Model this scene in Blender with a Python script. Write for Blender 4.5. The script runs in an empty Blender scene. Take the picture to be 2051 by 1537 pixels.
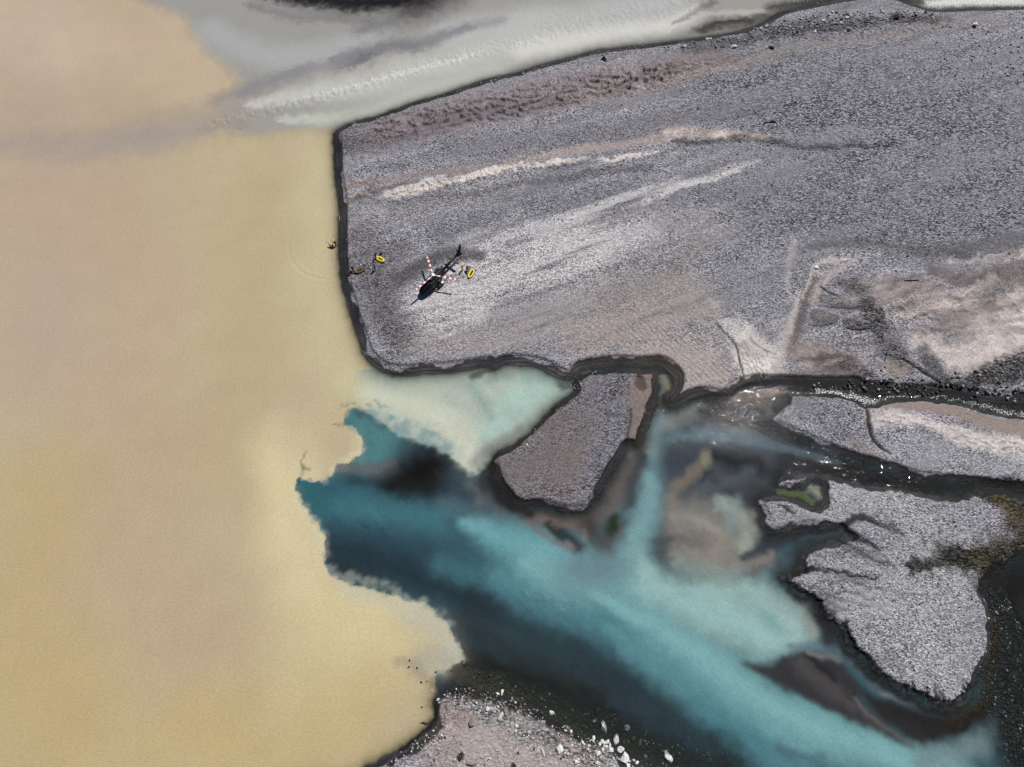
import bpy, bmesh, math, random
import numpy as np
from mathutils import Vector, Matrix, Euler

R = math.radians
C = bpy.context.scene.collection
SC = bpy.context.scene
random.seed(7)
RNG = np.random.default_rng(11)

# ------------------------------------------------------------------ camera, sky, sun, exposure
CAM_H = 126.0
PITCH = 26.0
FPX = 1368.0
cam_d = bpy.data.cameras.new('drone_camera')
cam = bpy.data.objects.new('drone_camera', cam_d)
C.objects.link(cam)
cam.location = (0, 0, CAM_H)
cam.rotation_euler = (R(PITCH), 0, 0)
cam_d.sensor_fit = 'HORIZONTAL'
cam_d.sensor_width = 36.0
cam_d.lens = 36.0 * FPX / 2051.0
cam_d.clip_start = 0.5
cam_d.clip_end = 6000
SC.camera = cam

SUN_DIR = Vector((1.33, 1.78, 3.2)).normalized()      # towards the sun
SUN_EL = math.asin(SUN_DIR.z)
SUN_AZ = math.atan2(SUN_DIR.x, SUN_DIR.y)             # clockwise from +Y
world = bpy.data.worlds.new('World')
SC.world = world
world.use_nodes = True
wn = world.node_tree
sky = wn.nodes.new('ShaderNodeTexSky')
sky.sky_type = 'NISHITA'
sky.sun_disc = False
sky.air_density = 0.55
sky.dust_density = 0.3
sky.sun_elevation = SUN_EL
sky.sun_rotation = SUN_AZ
bg = wn.nodes['Background']
wn.links.new(sky.outputs[0], bg.inputs[0])
bg.inputs[1].default_value = 0.05

sun_d = bpy.data.lights.new('sun', 'SUN')
sun = bpy.data.objects.new('sun', sun_d)
C.objects.link(sun)
sun_d.energy = 5.0
sun_d.angle = R(0.5)
sun_d.color = (1.0, 0.965, 0.91)
sun.rotation_euler = SUN_DIR.to_track_quat('Z', 'Y').to_euler()
sun.location = SUN_DIR * 300

vs = SC.view_settings
vs.view_transform = 'Standard'
vs.look = 'None'
vs.gamma = 1
vs.use_curve_mapping = False
vs.exposure = -0.06
LUM = 1.30                                            # how much brighter a lit level surface shows than its albedo

# ------------------------------------------------------------------ photo pixel -> point of the place
cp, sp = math.cos(R(PITCH)), math.sin(R(PITCH))
def gp(px, py, z=0.0):
    px = np.asarray(px, float); py = np.asarray(py, float)
    xc = (px - 1025.5) / FPX; yc = -(py - 768.5) / FPX
    dy = yc * cp + sp; dz = yc * sp - cp
    t = (CAM_H - z) / (-dz)
    return xc * t, dy * t
def P(pts, z=0.0):
    a = np.array(pts, float)
    x, y = gp(a[:, 0], a[:, 1], z)
    return np.stack([x, y], 1)
def scale_at(px, py):                                 # metres per photo pixel there (across)
    yc = -(py - 768.5) / FPX
    return CAM_H / (-(yc * sp - cp)) / FPX
def lin(c):
    c = np.asarray(c, float) / 255.0
    return np.where(c <= 0.04045, c / 12.92, ((c + 0.055) / 1.055) ** 2.4)
def alb(c):
    return np.clip(lin(c) / LUM, 0.004, 0.82)

# ------------------------------------------------------------------ noise
_G = RNG.uniform(0, 2 * np.pi, (256, 256)).astype(np.float32)
_GX, _GY = np.cos(_G), np.sin(_G)
def pn(x, y, seed=0):
    x = x + seed * 17.31; y = y - seed * 9.73
    xi = np.floor(x); yi = np.floor(y)
    fx = (x - xi).astype(np.float32); fy = (y - yi).astype(np.float32)
    xi = xi.astype(np.int64) & 255; yi = yi.astype(np.int64) & 255
    x1 = (xi + 1) & 255; y1 = (yi + 1) & 255
    u = fx * fx * fx * (fx * (fx * 6 - 15) + 10); v = fy * fy * fy * (fy * (fy * 6 - 15) + 10)
    a = _GX[yi, xi] * fx + _GY[yi, xi] * fy
    b = _GX[yi, x1] * (fx - 1) + _GY[yi, x1] * fy
    c = _GX[y1, xi] * fx + _GY[y1, xi] * (fy - 1)
    d = _GX[y1, x1] * (fx - 1) + _GY[y1, x1] * (fy - 1)
    return ((a + u * (b - a)) + v * ((c + u * (d - c)) - (a + u * (b - a)))) * 1.5
def fbm(x, y, sc, o=4, seed=0, gain=0.5):
    s = 0; amp = 1; tot = 0
    for i in range(o):
        s = s + amp * pn(x / sc * 2 ** i, y / sc * 2 ** i, seed + i * 3)
        tot += amp; amp *= gain
    return s / tot
def sstep(a, b, x):
    t = np.clip((x - a) / (b - a), 0, 1)
    return t * t * (3 - 2 * t)

# ------------------------------------------------------------------ the sheet the place is laid out on
def steps(a, b, s0, s1):
    out = [a]
    while out[-1] < b:
        f = (out[-1] - a) / (b - a)
        out.append(out[-1] + s0 + (s1 - s0) * f)
    return out
fine_y = steps(-14.0, 196.0, 0.17, 0.30)
fine_x = list(np.arange(-160, 160.01, 0.215))
grow = [0.6, 1.5, 4, 10, 25, 60, 140, 320, 700, 1500]
xs = np.array([-160 - sum(grow[:i + 1]) for i in range(len(grow))][::-1] + fine_x + [fine_x[-1] + sum(grow[:i + 1]) for i in range(len(grow))])
ys = np.array([-14 - sum(grow[:i + 1]) for i in range(len(grow))][::-1] + fine_y + [fine_y[-1] + sum(grow[:i + 1]) for i in range(len(grow))])
NX, NY = len(xs), len(ys)
X, Y = np.meshgrid(xs, ys)
X = X.astype(np.float64); Y = Y.astype(np.float64)
W1X, W1Y = fbm(X, Y, 2.2, 4, 1), fbm(X, Y, 2.2, 4, 2)          # turbulence, small
W3X, W3Y = fbm(X, Y, 0.9, 3, 21), fbm(X, Y, 0.9, 3, 22)
W4X, W4Y = fbm(X, Y, 3.0, 5, 23, 0.62), fbm(X, Y, 3.0, 5, 24, 0.62)
W2X, W2Y = fbm(X, Y, 14.0, 4, 3), fbm(X, Y, 14.0, 4, 4)        # broad wandering
FX, FY = 0.93, 0.37                                            # run of the old currents over the bar
AL, AC = X * FX + Y * FY, -X * FY + Y * FX
STREAK = fbm(AL / 9.0, AC, 2.4, 4, 5)
STREAK2 = fbm(AL / 6.0, AC, 7.0, 4, 6)
BLOT = fbm(X, Y, 5.0, 5, 7)
FINE = fbm(X, Y, 0.8, 2, 8)

def sub(pts, pad):
    x0, y0 = pts.min(0) - pad; x1, y1 = pts.max(0) + pad
    i0, i1 = np.searchsorted(xs, x0), np.searchsorted(xs, x1)
    j0, j1 = np.searchsorted(ys, y0), np.searchsorted(ys, y1)
    return (slice(max(j0 - 1, 0), j1 + 1), slice(max(i0 - 1, 0), i1 + 1))
def udist(x, y, pts, w):
    """distance to a line of given half width, in units of that half width"""
    best = np.full(x.shape, 1e9)
    if len(pts) == 1:
        return np.hypot(x - pts[0, 0], y - pts[0, 1]) / w[0]
    for k in range(len(pts) - 1):
        ax, ay = pts[k]; bx, by = pts[k + 1]
        dx, dy = bx - ax, by - ay
        L = dx * dx + dy * dy + 1e-9
        t = np.clip(((x - ax) * dx + (y - ay) * dy) / L, 0, 1)
        d = np.hypot(x - ax - t * dx, y - ay - t * dy) / (w[k] + (w[k + 1] - w[k]) * t)
        np.minimum(best, d, out=best)
    return best
def sdist(x, y, pts):
    """distance to a closed outline, positive inside"""
    best = np.full(x.shape, 1e9); ins = np.zeros(x.shape, bool)
    n = len(pts)
    for k in range(n):
        ax, ay = pts[k]; bx, by = pts[(k + 1) % n]
        dx, dy = bx - ax, by - ay
        t = np.clip(((x - ax) * dx + (y - ay) * dy) / (dx * dx + dy * dy + 1e-9), 0, 1)
        np.minimum(best, np.hypot(x - ax - t * dx, y - ay - t * dy), out=best)
        if ay != by:
            c = ((ay > y) != (by > y)) & (x < dx * (y - ay) / dy + ax)
            ins ^= c
    return np.where(ins, best, -best)
def spline(pts, n=4, closed=False):
    p = np.array(pts, float); out = []
    m = len(p)
    for k in range(m if closed else m - 1):
        p0 = p[(k - 1) % m] if closed or k > 0 else p[k]
        p1 = p[k]; p2 = p[(k + 1) % m]
        p3 = p[(k + 2) % m] if closed or k + 2 < m else p[(k + 1) % m]
        for i in range(n):
            t = i / n
            out.append(0.5 * ((2 * p1) + (p2 - p0) * t + (2 * p0 - 5 * p1 + 4 * p2 - p3) * t * t + (3 * p1 - p0 - 3 * p2 + p3) * t ** 3))
    if not closed: out.append(p[-1])
    return np.array(out)
def stroke(pts, w, soft=1.0, warp=0.0, wander=0.0, z=0.0, smooth=True):
    """-> (slice, mask 0..1); pts and half width w given in photo pixels"""
    a = np.array(pts, float)
    wv = np.atleast_1d(np.array(w, float))
    if len(wv) == 1: wv = np.full(len(a), wv[0])
    if len(a) > 2 and smooth:
        n = 3
        wv = np.interp(np.linspace(0, len(a) - 1, (len(a) - 1) * n + 1), np.arange(len(a)), wv)
        a = spline(a, n)
    wm = wv * np.array([scale_at(q[0], q[1]) for q in a])
    p = P(a, z)
    s = sub(p, wm.max() * (1 + soft) + 4 * warp + 2.5 * wander + 0.5)
    x, y = X[s], Y[s]
    if warp: x = x + warp * (W1X[s] * 2 + W3X[s] * 0.8 + W4X[s] * 1.2); y = y + warp * (W1Y[s] * 2 + W3Y[s] * 0.8 + W4Y[s] * 1.2)
    if wander: x = x + wander * W2X[s] * 2; y = y + wander * W2Y[s] * 2
    u = udist(x, y, p, wm)
    return s, 1 - sstep(1 - min(soft, 1), 1 + soft, u)
def area(pts, soft=0.3, warp=0.0, wander=0.0, z=0.0, smooth=True):
    a = spline(pts, 3, True) if smooth else np.array(pts, float)
    p = P(a, z)
    s = sub(p, soft + 2.5 * warp + 2.5 * wander + 0.5)
    x, y = X[s], Y[s]
    if warp: x = x + warp * (W1X[s] * 2 + W3X[s] * 0.8 + W4X[s] * 1.2); y = y + warp * (W1Y[s] * 2 + W3Y[s] * 0.8 + W4Y[s] * 1.2)
    if wander: x = x + wander * W2X[s] * 2; y = y + wander * W2Y[s] * 2
    return s, sstep(-soft, soft, sdist(x, y, p))

# ------------------------------------------------------------------ outlines of the land (water line)
L_MAIN = [(668,270),(684,256),(715,243),(755,234),(823,208),(892,188),(974,160),(1038,146),(1079,132),(1158,112),(1192,102),(1294,91),(1363,82),(1418,74),(1480,64),(1530,45),(1560,26),(1640,8),(1720,-5),(1800,0),(1860,20),(1950,17),(2051,14),(2400,-20),
 (2400,760),(2200,800),(2051,806),(1979,806),(1948,800),(1897,794),(1828,793),(1760,786),(1729,783),(1712,775),(1640,775),(1555,772),(1493,775),(1463,797),(1440,800),(1404,796),(1376,806),(1352,820),(1336,812),(1331,794),(1340,785),(1349,765),(1346,752),(1335,740),(1316,733),(1281,735),(1240,733),(1196,737),(1165,744),(1150,760),(1128,761),(1100,749),(1073,735),(1032,732),(1012,732),(991,741),(978,735),(940,741),(906,746),(855,749),(804,753),(776,749),(746,732),(727,708),(715,671),(701,630),(692,595),(684,568),(680,530),(678,480),(679,440),(679,410),(673,375),(670,340),(669,300)]
L_ISLAND = [(1155,756),(1175,748),(1193,744),(1257,739),(1290,742),(1317,744),(1315,775),(1313,797),(1304,823),(1297,845),(1290,864),(1283,884),(1278,898),(1270,897),(1262,893),(1252,898),(1243,915),(1228,936),(1213,964),(1199,988),(1184,1011),(1170,1024),(1131,1027),(1111,1019),(1082,1012),(1047,1015),(1023,1001),(1003,974),(990,948),(986,925),(994,908),(1018,897),(1046,879),(1066,862),(1087,838),(1113,813),(1135,797),(1150,785),(1148,768)]
L_WEDGE = [(1575,789),(1590,788),(1638,789),(1679,792),(1705,799),(1727,811),(1739,816),(1765,805),(1806,799),(1860,800),(1908,805),(1956,818),(2003,830),(2051,835),(2300,860),(2300,1005),(2051,978),(2003,973),(1955,963),(1908,963),(1844,955),(1797,942),(1749,926),(1717,917),(1676,905),(1641,888),(1603,874),(1565,858),(1541,839),(1552,831),(1556,816),(1572,806)]
L_GRAVEL = [(1559,961),(1571,954),(1597,949),(1622,949),(1648,951),(1679,959),(1717,969),(1765,976),(1813,983),(1844,988),(1876,994),(1914,995),(1960,985),(2010,985),(2060,1000),(2300,1020),(2300,1100),(2060,1100),(2010,1130),(1975,1150),(1962,1180),(1970,1205),(1980,1222),(1986,1244),(1986,1271),(1984,1298),(1973,1330),(1957,1352),(1946,1379),(1940,1400),(1919,1415),(1890,1422),(1871,1416),(1849,1403),(1822,1391),(1796,1379),(1774,1366),(1753,1352),(1736,1330),(1720,1317),(1699,1298),(1690,1282),(1684,1260),(1661,1247),(1645,1235),(1638,1222),(1628,1205),(1612,1195),(1590,1184),(1570,1168),(1567,1157),(1590,1142),(1602,1137),(1601,1121),(1606,1108),(1619,1099),(1641,1089),(1670,1083),(1700,1074),(1692,1067),(1670,1059),(1622,1058),(1597,1058),(1571,1066),(1543,1072),(1529,1064),(1525,1051),(1530,1035),(1527,1023),(1517,1011),(1520,1000),(1548,994),(1572,996),(1597,1003),(1619,1012),(1633,1018),(1648,1008),(1645,985),(1643,962),(1634,964),(1610,977),(1578,981),(1560,976)]
L_BOTTOM = [(700,1560),(735,1536),(760,1524),(789,1507),(820,1487),(849,1466),(865,1447),(871,1428),(868,1411),(872,1396),(888,1386),(920,1378),(960,1380),(1000,1394),(1040,1407),(1075,1424),(1110,1438),(1135,1455),(1158,1473),(1186,1483),(1221,1491),(1240,1506),(1260,1520),(1300,1540),(1350,1570),(1350,1800),(500,1800),(500,1600)]
L_DARKBAR = [(560,-60),(600,-8),(660,6),(730,8),(800,2),(850,-6),(900,-25),(950,-60)]
LANDS = [  # outline, terrace height, bank width m, roughness of the edge
    (L_MAIN, 0.95, 2.4, 0.3), (L_ISLAND, 0.75, 1.2, 0.4), (L_WEDGE, 0.7, 0.9, 0.5),
    (L_GRAVEL, 0.7, 1.1, 0.8), (L_BOTTOM, 0.8, 2.2, 0.5)]

DL = np.full(X.shape, -1e3)                       # distance to the nearest water line, positive on land
HT = np.full(X.shape, -2.2)
for pts, ht, bw, rough in LANDS:
    p = P(spline(pts, 2, True))
    s = sub(p, 14)
    x = X[s] + rough * W1X[s]; y = Y[s] + rough * W1Y[s]
    d = sdist(x, y, p)
    prof = np.where(d < 0, np.maximum(-2.2, 0.30 * d - 0.02 * d * d), ht * (0.40 * np.clip(d / (0.8 * bw), 0, 1) + 0.60 * sstep(0.80 * bw, 0.80 * bw + 0.45, d)))
    DL[s] = np.maximum(DL[s], d)
    HT[s] = np.maximum(HT[s], prof)
LANDM = sstep(-0.15, 0.15, DL)
_HTREF = np.zeros(X.shape)
_s, _m = area(L_MAIN, 4.0, 0, 0); _HTREF[_s] = 0.8 * (_m > 0.02)
EDGE = np.clip(DL, 0, 60)

# ------------------------------------------------------------------ ground colour, grain, relief
GC = np.empty(X.shape + (3,)); GC[:] = lin((148,146,153))
GRAIN = np.full(X.shape, 0.8)                     # how stony
COARSE = np.zeros(X.shape)                        # stone size
GC *= np.clip(1 + 0.42 * STREAK + 0.45 * STREAK2 + 0.2 * BLOT, .5, 1.6)[..., None]
def gpaint(pts, w, col, op=1.0, soft=1.0, warp=0.35, wander=0.0, grain=None, coarse=None, dh=0.0, streak=0.0, blot=0.0, z=0.55):
    s, m = stroke(pts, w, soft, warp, wander, z)
    gput(s, m, col, op, grain, coarse, dh, streak, blot)
def garea(pts, col, op=1.0, soft=0.6, warp=0.35, wander=0.0, grain=None, coarse=None, dh=0.0, streak=0.0, blot=0.0, z=0.55):
    s, m = area(pts, soft, warp, wander, z)
    gput(s, m, col, op, grain, coarse, dh, streak, blot)
def gput(s, m, col, op, grain, coarse, dh, streak, blot):
    if streak: m = np.clip(m * (1 + streak * 2.2 * STREAK[s]) - 0.15 * streak * (1 - m), 0, 1)
    if blot: m = np.clip(m * (1 + blot * 2.5 * BLOT[s]) - 0.2 * blot * (1 - m), 0, 1)
    HT[s] += dh * m
    m = m * op
    if col is not None: GC[s] += (lin(col) - GC[s]) * m[..., None]
    if grain is not None: GRAIN[s] += (grain - GRAIN[s]) * m
    if coarse is not None: COARSE[s] += (coarse - COARSE[s]) * m

# the big bar: gravel to the right, sandier streaks to the left
gpaint([(1500,160),(1750,230),(1950,300),(2100,330)], [110,170,190,200], (138,138,147), 0.9, 1.2, 0.5, 2, coarse=0.9, grain=1.0)
gpaint([(1400,420),(1700,420),(2051,430)], [60,70,80], (138,137,146), 0.8, 1.2, 0.5, 2, coarse=0.7, grain=1.0)
gpaint([(690,290),(760,275),(900,250)], [30,35,20], (98,93,97), 0.8, 0.8, 0.4, grain=0.8)
gpaint([(760,262),(900,232),(1100,190),(1300,150),(1450,115)], [32,42,45,40,22], (138,127,130), 0.9, 1.0, 0.6, 1, grain=0.35, streak=0.5)
gpaint([(860,245),(1000,225),(1150,200)], [16,20,16], (112,103,106), 0.7, 0.8, 0.6, 1, grain=0.35, blot=0.5)
gpaint([(1150,200),(1300,165),(1420,140),(1560,110)], [14,20,20,12], (144,133,131), 0.75, 1.3, 0.5, 1, grain=0.35, streak=0.6)
gpaint([(1560,100),(1700,85),(1850,62),(2000,45)], [10,9,9,10], (141,133,131), 0.7, 1.4, 0.5, 0.6, grain=0.3, streak=0.5)
gpaint([(1380,105),(1480,80),(1600,62),(1750,45),(1900,38)], [14,18,22,16,10], (98,94,97), 0.8, 0.7, 0.5, 1, grain=1.0, coarse=1.0, blot=0.5)
gpaint([(900,300),(1150,280),(1400,235),(1550,215)], [22,22,20,16], (126,123,131), 0.7, 1.2, 0.5, 1, grain=0.9, streak=0.6)
gpaint([(950,338),(1100,312),(1250,292),(1380,272)], [8,9,9,10], (166,152,147), 0.85, 0.9, 0.4, 0.6, grain=0.25, streak=0.7)
gpaint([(1330,262),(1430,272),(1540,282)], [9,12,6], (178,164,157), 0.9, 0.9, 0.5, 0.5, grain=0.25, streak=0.6)
gpaint([(1350,285),(1500,285),(1640,296),(1790,290)], [4,6,7,4], (80,77,81), 0.75, 1.5, 0.6, 1.0, grain=0.9, coarse=0.8, dh=-0.15)
gpaint([(690,378),(740,370),(820,355),(960,338)], [9,7,5,4], (146,130,126), 0.9, 0.7, 0.5, 0.3, grain=0.25, streak=0.3)
gpaint([(770,395),(860,375),(940,352),(1050,335),(1200,322),(1350,308)], [10,14,12,8,5,3], (216,207,200), 0.95, 1.0, 0.7, 0.6, grain=0.25, streak=0.9, dh=0.08)
gpaint([(690,395),(760,382),(840,366)], [4,4,2], (112,100,99), 0.8, 0.8, 0.3, 0.3, grain=0.3, dh=-0.1)
gpaint([(688,430),(700,400),(730,392)], [10,9,6], (160,146,142), 0.9, 0.8, 0.6, 0.3, grain=0.3)
gpaint([(690,450),(692,415)], [4,4], (186,176,172), 0.8, 0.8, 0.4, 0.2, grain=0.25)
gpaint([(800,420),(950,395),(1100,365),(1300,335)], [16,14,10,8], (98,96,102), 0.65, 0.9, 0.4, 1, grain=1.0, coarse=0.5, streak=0.7)
gpaint([(750,430),(900,410),(1050,380)], [18,14,10], (160,156,158), 0.8, 0.9, 0.4, 0.8, grain=0.8, streak=0.9)
gpaint([(880,470),(1050,430),(1250,385)], [30,26,20], (122,121,130), 0.7, 1.2, 0.4, 1, streak=0.6)
gpaint([(860,640),(1000,570),(1150,530),(1300,480),(1420,440)], [40,70,80,70,40], (166,163,167), 0.75, 1.3, 0.4, 1.5, streak=0.7)
gpaint([(1080,470),(1200,420),(1330,375),(1430,345),(1530,325)], [18,16,12,10,5], (194,191,193), 0.9, 1.5, 0.35, 1.2, grain=0.45, streak=1.2)
gpaint([(1200,425),(1330,385),(1480,345)], [4,4,3], (204,201,200), 0.8, 1.5, 0.3, 0.8, grain=0.3, streak=1.1)
gpaint([(930,520),(1050,480),(1180,500),(1280,470)], [30,40,40,30], (186,183,186), 0.85, 1.4, 0.4, 1.2, streak=1.2)
gpaint([(820,620),(930,575),(1060,530),(1200,500)], [26,42,45,40], (196,192,194), 0.9, 1.4, 0.4, 1.2, streak=1.2, grain=0.6)
gpaint([(840,690),(1000,670),(1150,640),(1250,560)], [30,40,45,50], (158,151,152), 0.8, 0.9, 0.4, 1, streak=0.9, grain=0.6)
gpaint([(880,660),(960,625)], [20,20], (192,186,186), 0.8, 0.9, 0.4, 0.8, streak=1.2, grain=0.5)
gpaint([(1180,690),(1300,640),(1360,600),(1400,640)], [40,60,60,40], (160,150,147), 0.95, 1.3, 0.6, 2.0, grain=0.3, streak=0.6)
gpaint([(1230,600),(1320,545),(1400,500)], [30,30,25], (140,134,134), 0.7, 0.9, 0.4, 1, grain=0.6, streak=0.8)
gpaint([(1330,720),(1400,735),(1450,760)], [40,45,20], (170,158,153), 0.95, 1.3, 0.8, 1.2, grain=0.2, streak=0.3)
gpaint([(1480,560),(1550,560)], [50,50], (140,139,146), 0.8, 1.2, 0.5, 1, grain=0.9)
gpaint([(1420,600),(1450,640)], [10,10], (178,172,170), 0.5, 0.9, 0.6, 0.5, streak=0.5)
# damp ground round the helicopter
gpaint([(745,560),(770,620),(800,680)], [34,40,28], (99,95,99), 0.75, 0.8, 0.4, 0.6, grain=1.0)
gpaint([(800,560),(850,532),(905,512),(960,515)], [20,16,18,14], (83,79,83), 0.85, 0.6, 0.35, 0.4, grain=0.5)
gpaint([(720,480),(760,520),(800,500)], [30,34,25], (113,109,113), 0.6, 0.8, 0.4, 0.5, grain=1.0, coarse=0.3)
gpaint([(985,560),(1000,545)], [5,5], (110,105,106), 0.0)
# fan, scarps and old channel on the right
garea([(1440,650),(1470,640),(1500,660),(1545,690),(1570,650),(1575,700),(1556,745),(1540,758),(1490,755),(1482,720),(1470,685)], (204,198,194), 0.9, 2.6, 1.0, grain=0.15, blot=0.4)
gpaint([(1478,710),(1500,745),(1540,750)], [14,16,12], (206,199,193), 0.8, 0.8, 0.4, grain=0.15)
gpaint([(1432,648),(1450,668),(1470,688),(1478,712),(1484,740),(1490,758)], [1.5,2,2.5,2,2,1], (80,76,77), 0.9, 0.6, 0.15, dh=-0.25)
gpaint([(1500,680),(1530,705),(1556,712)], [2,2,1], (130,124,123), 0.8, 0.6, 0.2, dh=-0.1)
gpaint([(1590,480),(1578,520),(1577,560),(1580,610)], [4,5,4,3], (172,166,166), 0.7, 1.6, 0.4, 0.5, grain=0.25, streak=0.5)
gpaint([(1598,590),(1588,640),(1572,700),(1556,750)], [5,7,8,7], (186,178,175), 0.85, 1.2, 0.3, 0.4, grain=0.2)
gpaint([(1624,560),(1612,600),(1600,650),(1584,700)], [9,10,9,7], (99,93,94), 0.9, 0.6, 0.2, 0.3, grain=0.5, dh=-0.15)
gpaint([(1606,600),(1618,560),(1632,532),(1680,524),(1716,526)], [3,4,4,4,3], (190,181,177), 0.8, 1.2, 0.4, 0.4, grain=0.2, dh=0.15, streak=0.4)
gpaint([(1634,545),(1660,550),(1700,530)], [5,7,5], (176,164,158), 0.7, 0.8, 0.3, 0.2, grain=0.2)
gpaint([(1630,600),(1640,575),(1655,560)], [9,9,5], (172,161,156), 0.7, 0.8, 0.3, 0.2, grain=0.2)
gpaint([(1600,700),(1640,720),(1710,735)], [26,40,30], (132,121,118), 0.95, 0.7, 0.4, 0.5, grain=0.25, dh=-0.1)
gpaint([(1650,770),(1580,745)], [20,12], (125,119,119), 0.5, 0.8, 0.4, 0.5, grain=0.6)
gpaint([(1730,600),(1800,600),(1950,625),(2080,600)], [24,45,60,70], (154,141,138), 0.95, 1.0, 0.6, 1.5, grain=0.25, streak=0.5)
gpaint([(1860,540),(1950,565),(2060,540)], [16,22,24], (102,95,95), 0.8, 0.9, 0.6, 1, grain=0.3, streak=0.4)
gpaint([(1720,575),(1820,575),(1900,600)], [6,8,6], (172,158,152), 0.6, 0.9, 0.6, 0.8, streak=0.8, grain=0.2)
gpaint([(1800,640),(1900,620),(2000,560)], [6,10,8], (184,172,167), 0.65, 1.6, 1.0, 1.4, streak=1.2, grain=0.2)
gpaint([(1780,660),(1860,675),(1950,640),(2060,600)], [6,10,14,14], (122,110,107), 0.6, 0.9, 0.8, 1.0, streak=0.8, grain=0.2)
gpaint([(1840,690),(1930,720),(2000,690),(2080,640)], [18,34,45,50], (198,187,183), 0.95, 0.9, 0.9, 1.0, grain=0.2, blot=0.25)
gpaint([(1975,740),(2060,710)], [10,16], (84,80,82), 0.8, 0.8, 0.8, 0.5, grain=1.0, coarse=1.0, blot=0.6)
gpaint([(1900,525),(1980,520),(2060,500)], [5,8,10], (182,170,164), 0.7, 0.9, 0.5, 0.5, grain=0.2, streak=0.3)
gpaint([(1620,500),(1740,490),(1880,505),(2051,475)], [8,14,16,12], (96,93,96), 0.7, 0.9, 0.4, 0.8, grain=0.6, streak=0.4)
gpaint([(1740,500),(1760,497),(1800,502)], [3,3,2], (150,143,142), 0.6, 0.9, 0.3, 0.3)
gpaint([(1690,570),(1720,580),(1740,600)], [16,22,20], (104,101,104), 0.8, 0.8, 0.6, 0.5, grain=1.0, coarse=0.6, blot=0.4)
gpaint([(1740,620),(1770,680),(1800,730)], [20,24,24], (92,89,91), 0.85, 0.8, 0.6, 0.5, grain=1.0, coarse=0.8, blot=0.5)
gpaint([(1640,635),(1665,640)], [16,13], (116,112,113), 0.95, 0.3, 0.25, grain=0.8, dh=0.45)
gpaint([(1700,652),(1725,655)], [12,11], (112,108,110), 0.95, 0.3, 0.25, grain=0.8, dh=0.4)
gpaint([(1650,600),(1690,608)], [12,10], (118,113,114), 0.8, 0.4, 0.3, grain=0.8, dh=0.3)
gpaint([(1643,576),(1660,588),(1682,597)], [2,2.5,1.5], (40,38,40), 0.95, 0.6, 0.1, dh=-0.3)
gpaint([(1617,652),(1640,655),(1663,652)], [1.5,2,1.5], (50,47,48), 0.9, 0.6, 0.1)
gpaint([(1693,660),(1710,664),(1745,660)], [1.5,2,1.5], (50,47,48), 0.9, 0.6, 0.1)
gpaint([(1640,615),(1700,620),(1750,612)], [2,2.5,2], (60,57,59), 0.8, 0.6, 0.15)
for q in [(1665,690),(1680,700),(1695,705),(1710,695),(1722,706)]:
    gpaint([q,(q[0]+6,q[1]-14),(q[0]+16,q[1]-8)], [2,3,2], (96,91,92), 0.7, 0.8, 0.25, grain=0.4)
gpaint([(1700,735),(1740,760)], [20,14], (86,83,86), 0.8, 0.7, 0.5, grain=1.0, coarse=1.0, blot=0.4)
gpaint([(1780,740),(1800,745)], [18,16], (150,137,132), 0.85, 0.7, 0.6, grain=0.3, blot=0.3)
gpaint([(1848,705),(1868,735),(1884,755)], [14,18,14], (92,89,92), 0.85, 0.7, 0.5, grain=0.7)
gpaint([(1806,722),(1835,738),(1862,756),(1882,768)], [1.5,3,4,3], (42,40,43), 0.95, 0.6, 0.2, dh=-0.4)
gpaint([(1895,770),(1950,760),(2010,745),(2070,735)], [12,16,22,24], (70,68,71), 0.9, 0.6, 0.8, 0.5, grain=1.0, coarse=1.0, blot=0.3)
gpaint([(1917,745),(1930,755)], [9,8], (160,150,147), 0.6, 0.8, 0.6, grain=0.4, blot=0.5)
# bank strata of the long scarp over the clear pools
gpaint([(1493,768),(1548,765),(1640,767),(1712,768),(1800,777),(1880,778),(1960,790)], [4,6,7,7,9,10,9], (52,49,52), 0.9, 0.6, 0.35, grain=1.0, coarse=0.8)
gpaint([(1380,800),(1430,790),(1463,788),(1493,770)], [3,4,5,4], (60,56,57), 0.8, 0.7, 0.2)
# middle island
garea(L_ISLAND, (120,114,118), 0.95, 0.5, 0.2)
gpaint([(1010,930),(1060,930),(1120,900),(1180,860)], [28,50,55,50], (115,109,111), 0.9, 1.0, 0.4, 0.6, grain=0.6)
gpaint([(1130,830),(1100,850)], [18,14], (108,101,102), 0.6, 0.7, 0.4, grain=0.4)
gpaint([(1120,960),(1160,930),(1110,910)], [18,18,14], (120,109,109), 0.6, 0.9, 0.6, 0.6, grain=0.4)
gpaint([(1210,760),(1225,820),(1225,880),(1200,950),(1170,1000)], [26,36,30,30,26], (126,124,132), 0.95, 1.0, 0.4, 0.4, grain=1.0, coarse=0.5)
gpaint([(1000,920),(1040,890),(1085,850),(1140,800)], [3,3,4,4], (135,125,122), 0.7, 0.7, 0.2, grain=0.4)
garea([(1269,746),(1316,745),(1313,797),(1304,823),(1290,864),(1279,897),(1268,893),(1258,890),(1262,820)], (132,119,114), 0.95, 0.3, 0.15, grain=0.3, dh=-0.08)
gpaint([(1265,820),(1259,860),(1254,890)], [2.5,3,3], (72,66,65), 0.85, 0.6, 0.2, dh=-0.12)
gpaint([(1313,800),(1305,824),(1300,842),(1290,866),(1281,890)], [2.5,3,3,3,3], (198,188,182), 0.75, 0.5, 0.7, grain=0.3, dh=0.15, blot=0.9)
gpaint([(1280,755),(1282,768),(1284,780)], [7,11,7], (88,78,73), 0.95, 0.3, 0.3, grain=0.1, dh=-0.2)
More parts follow.
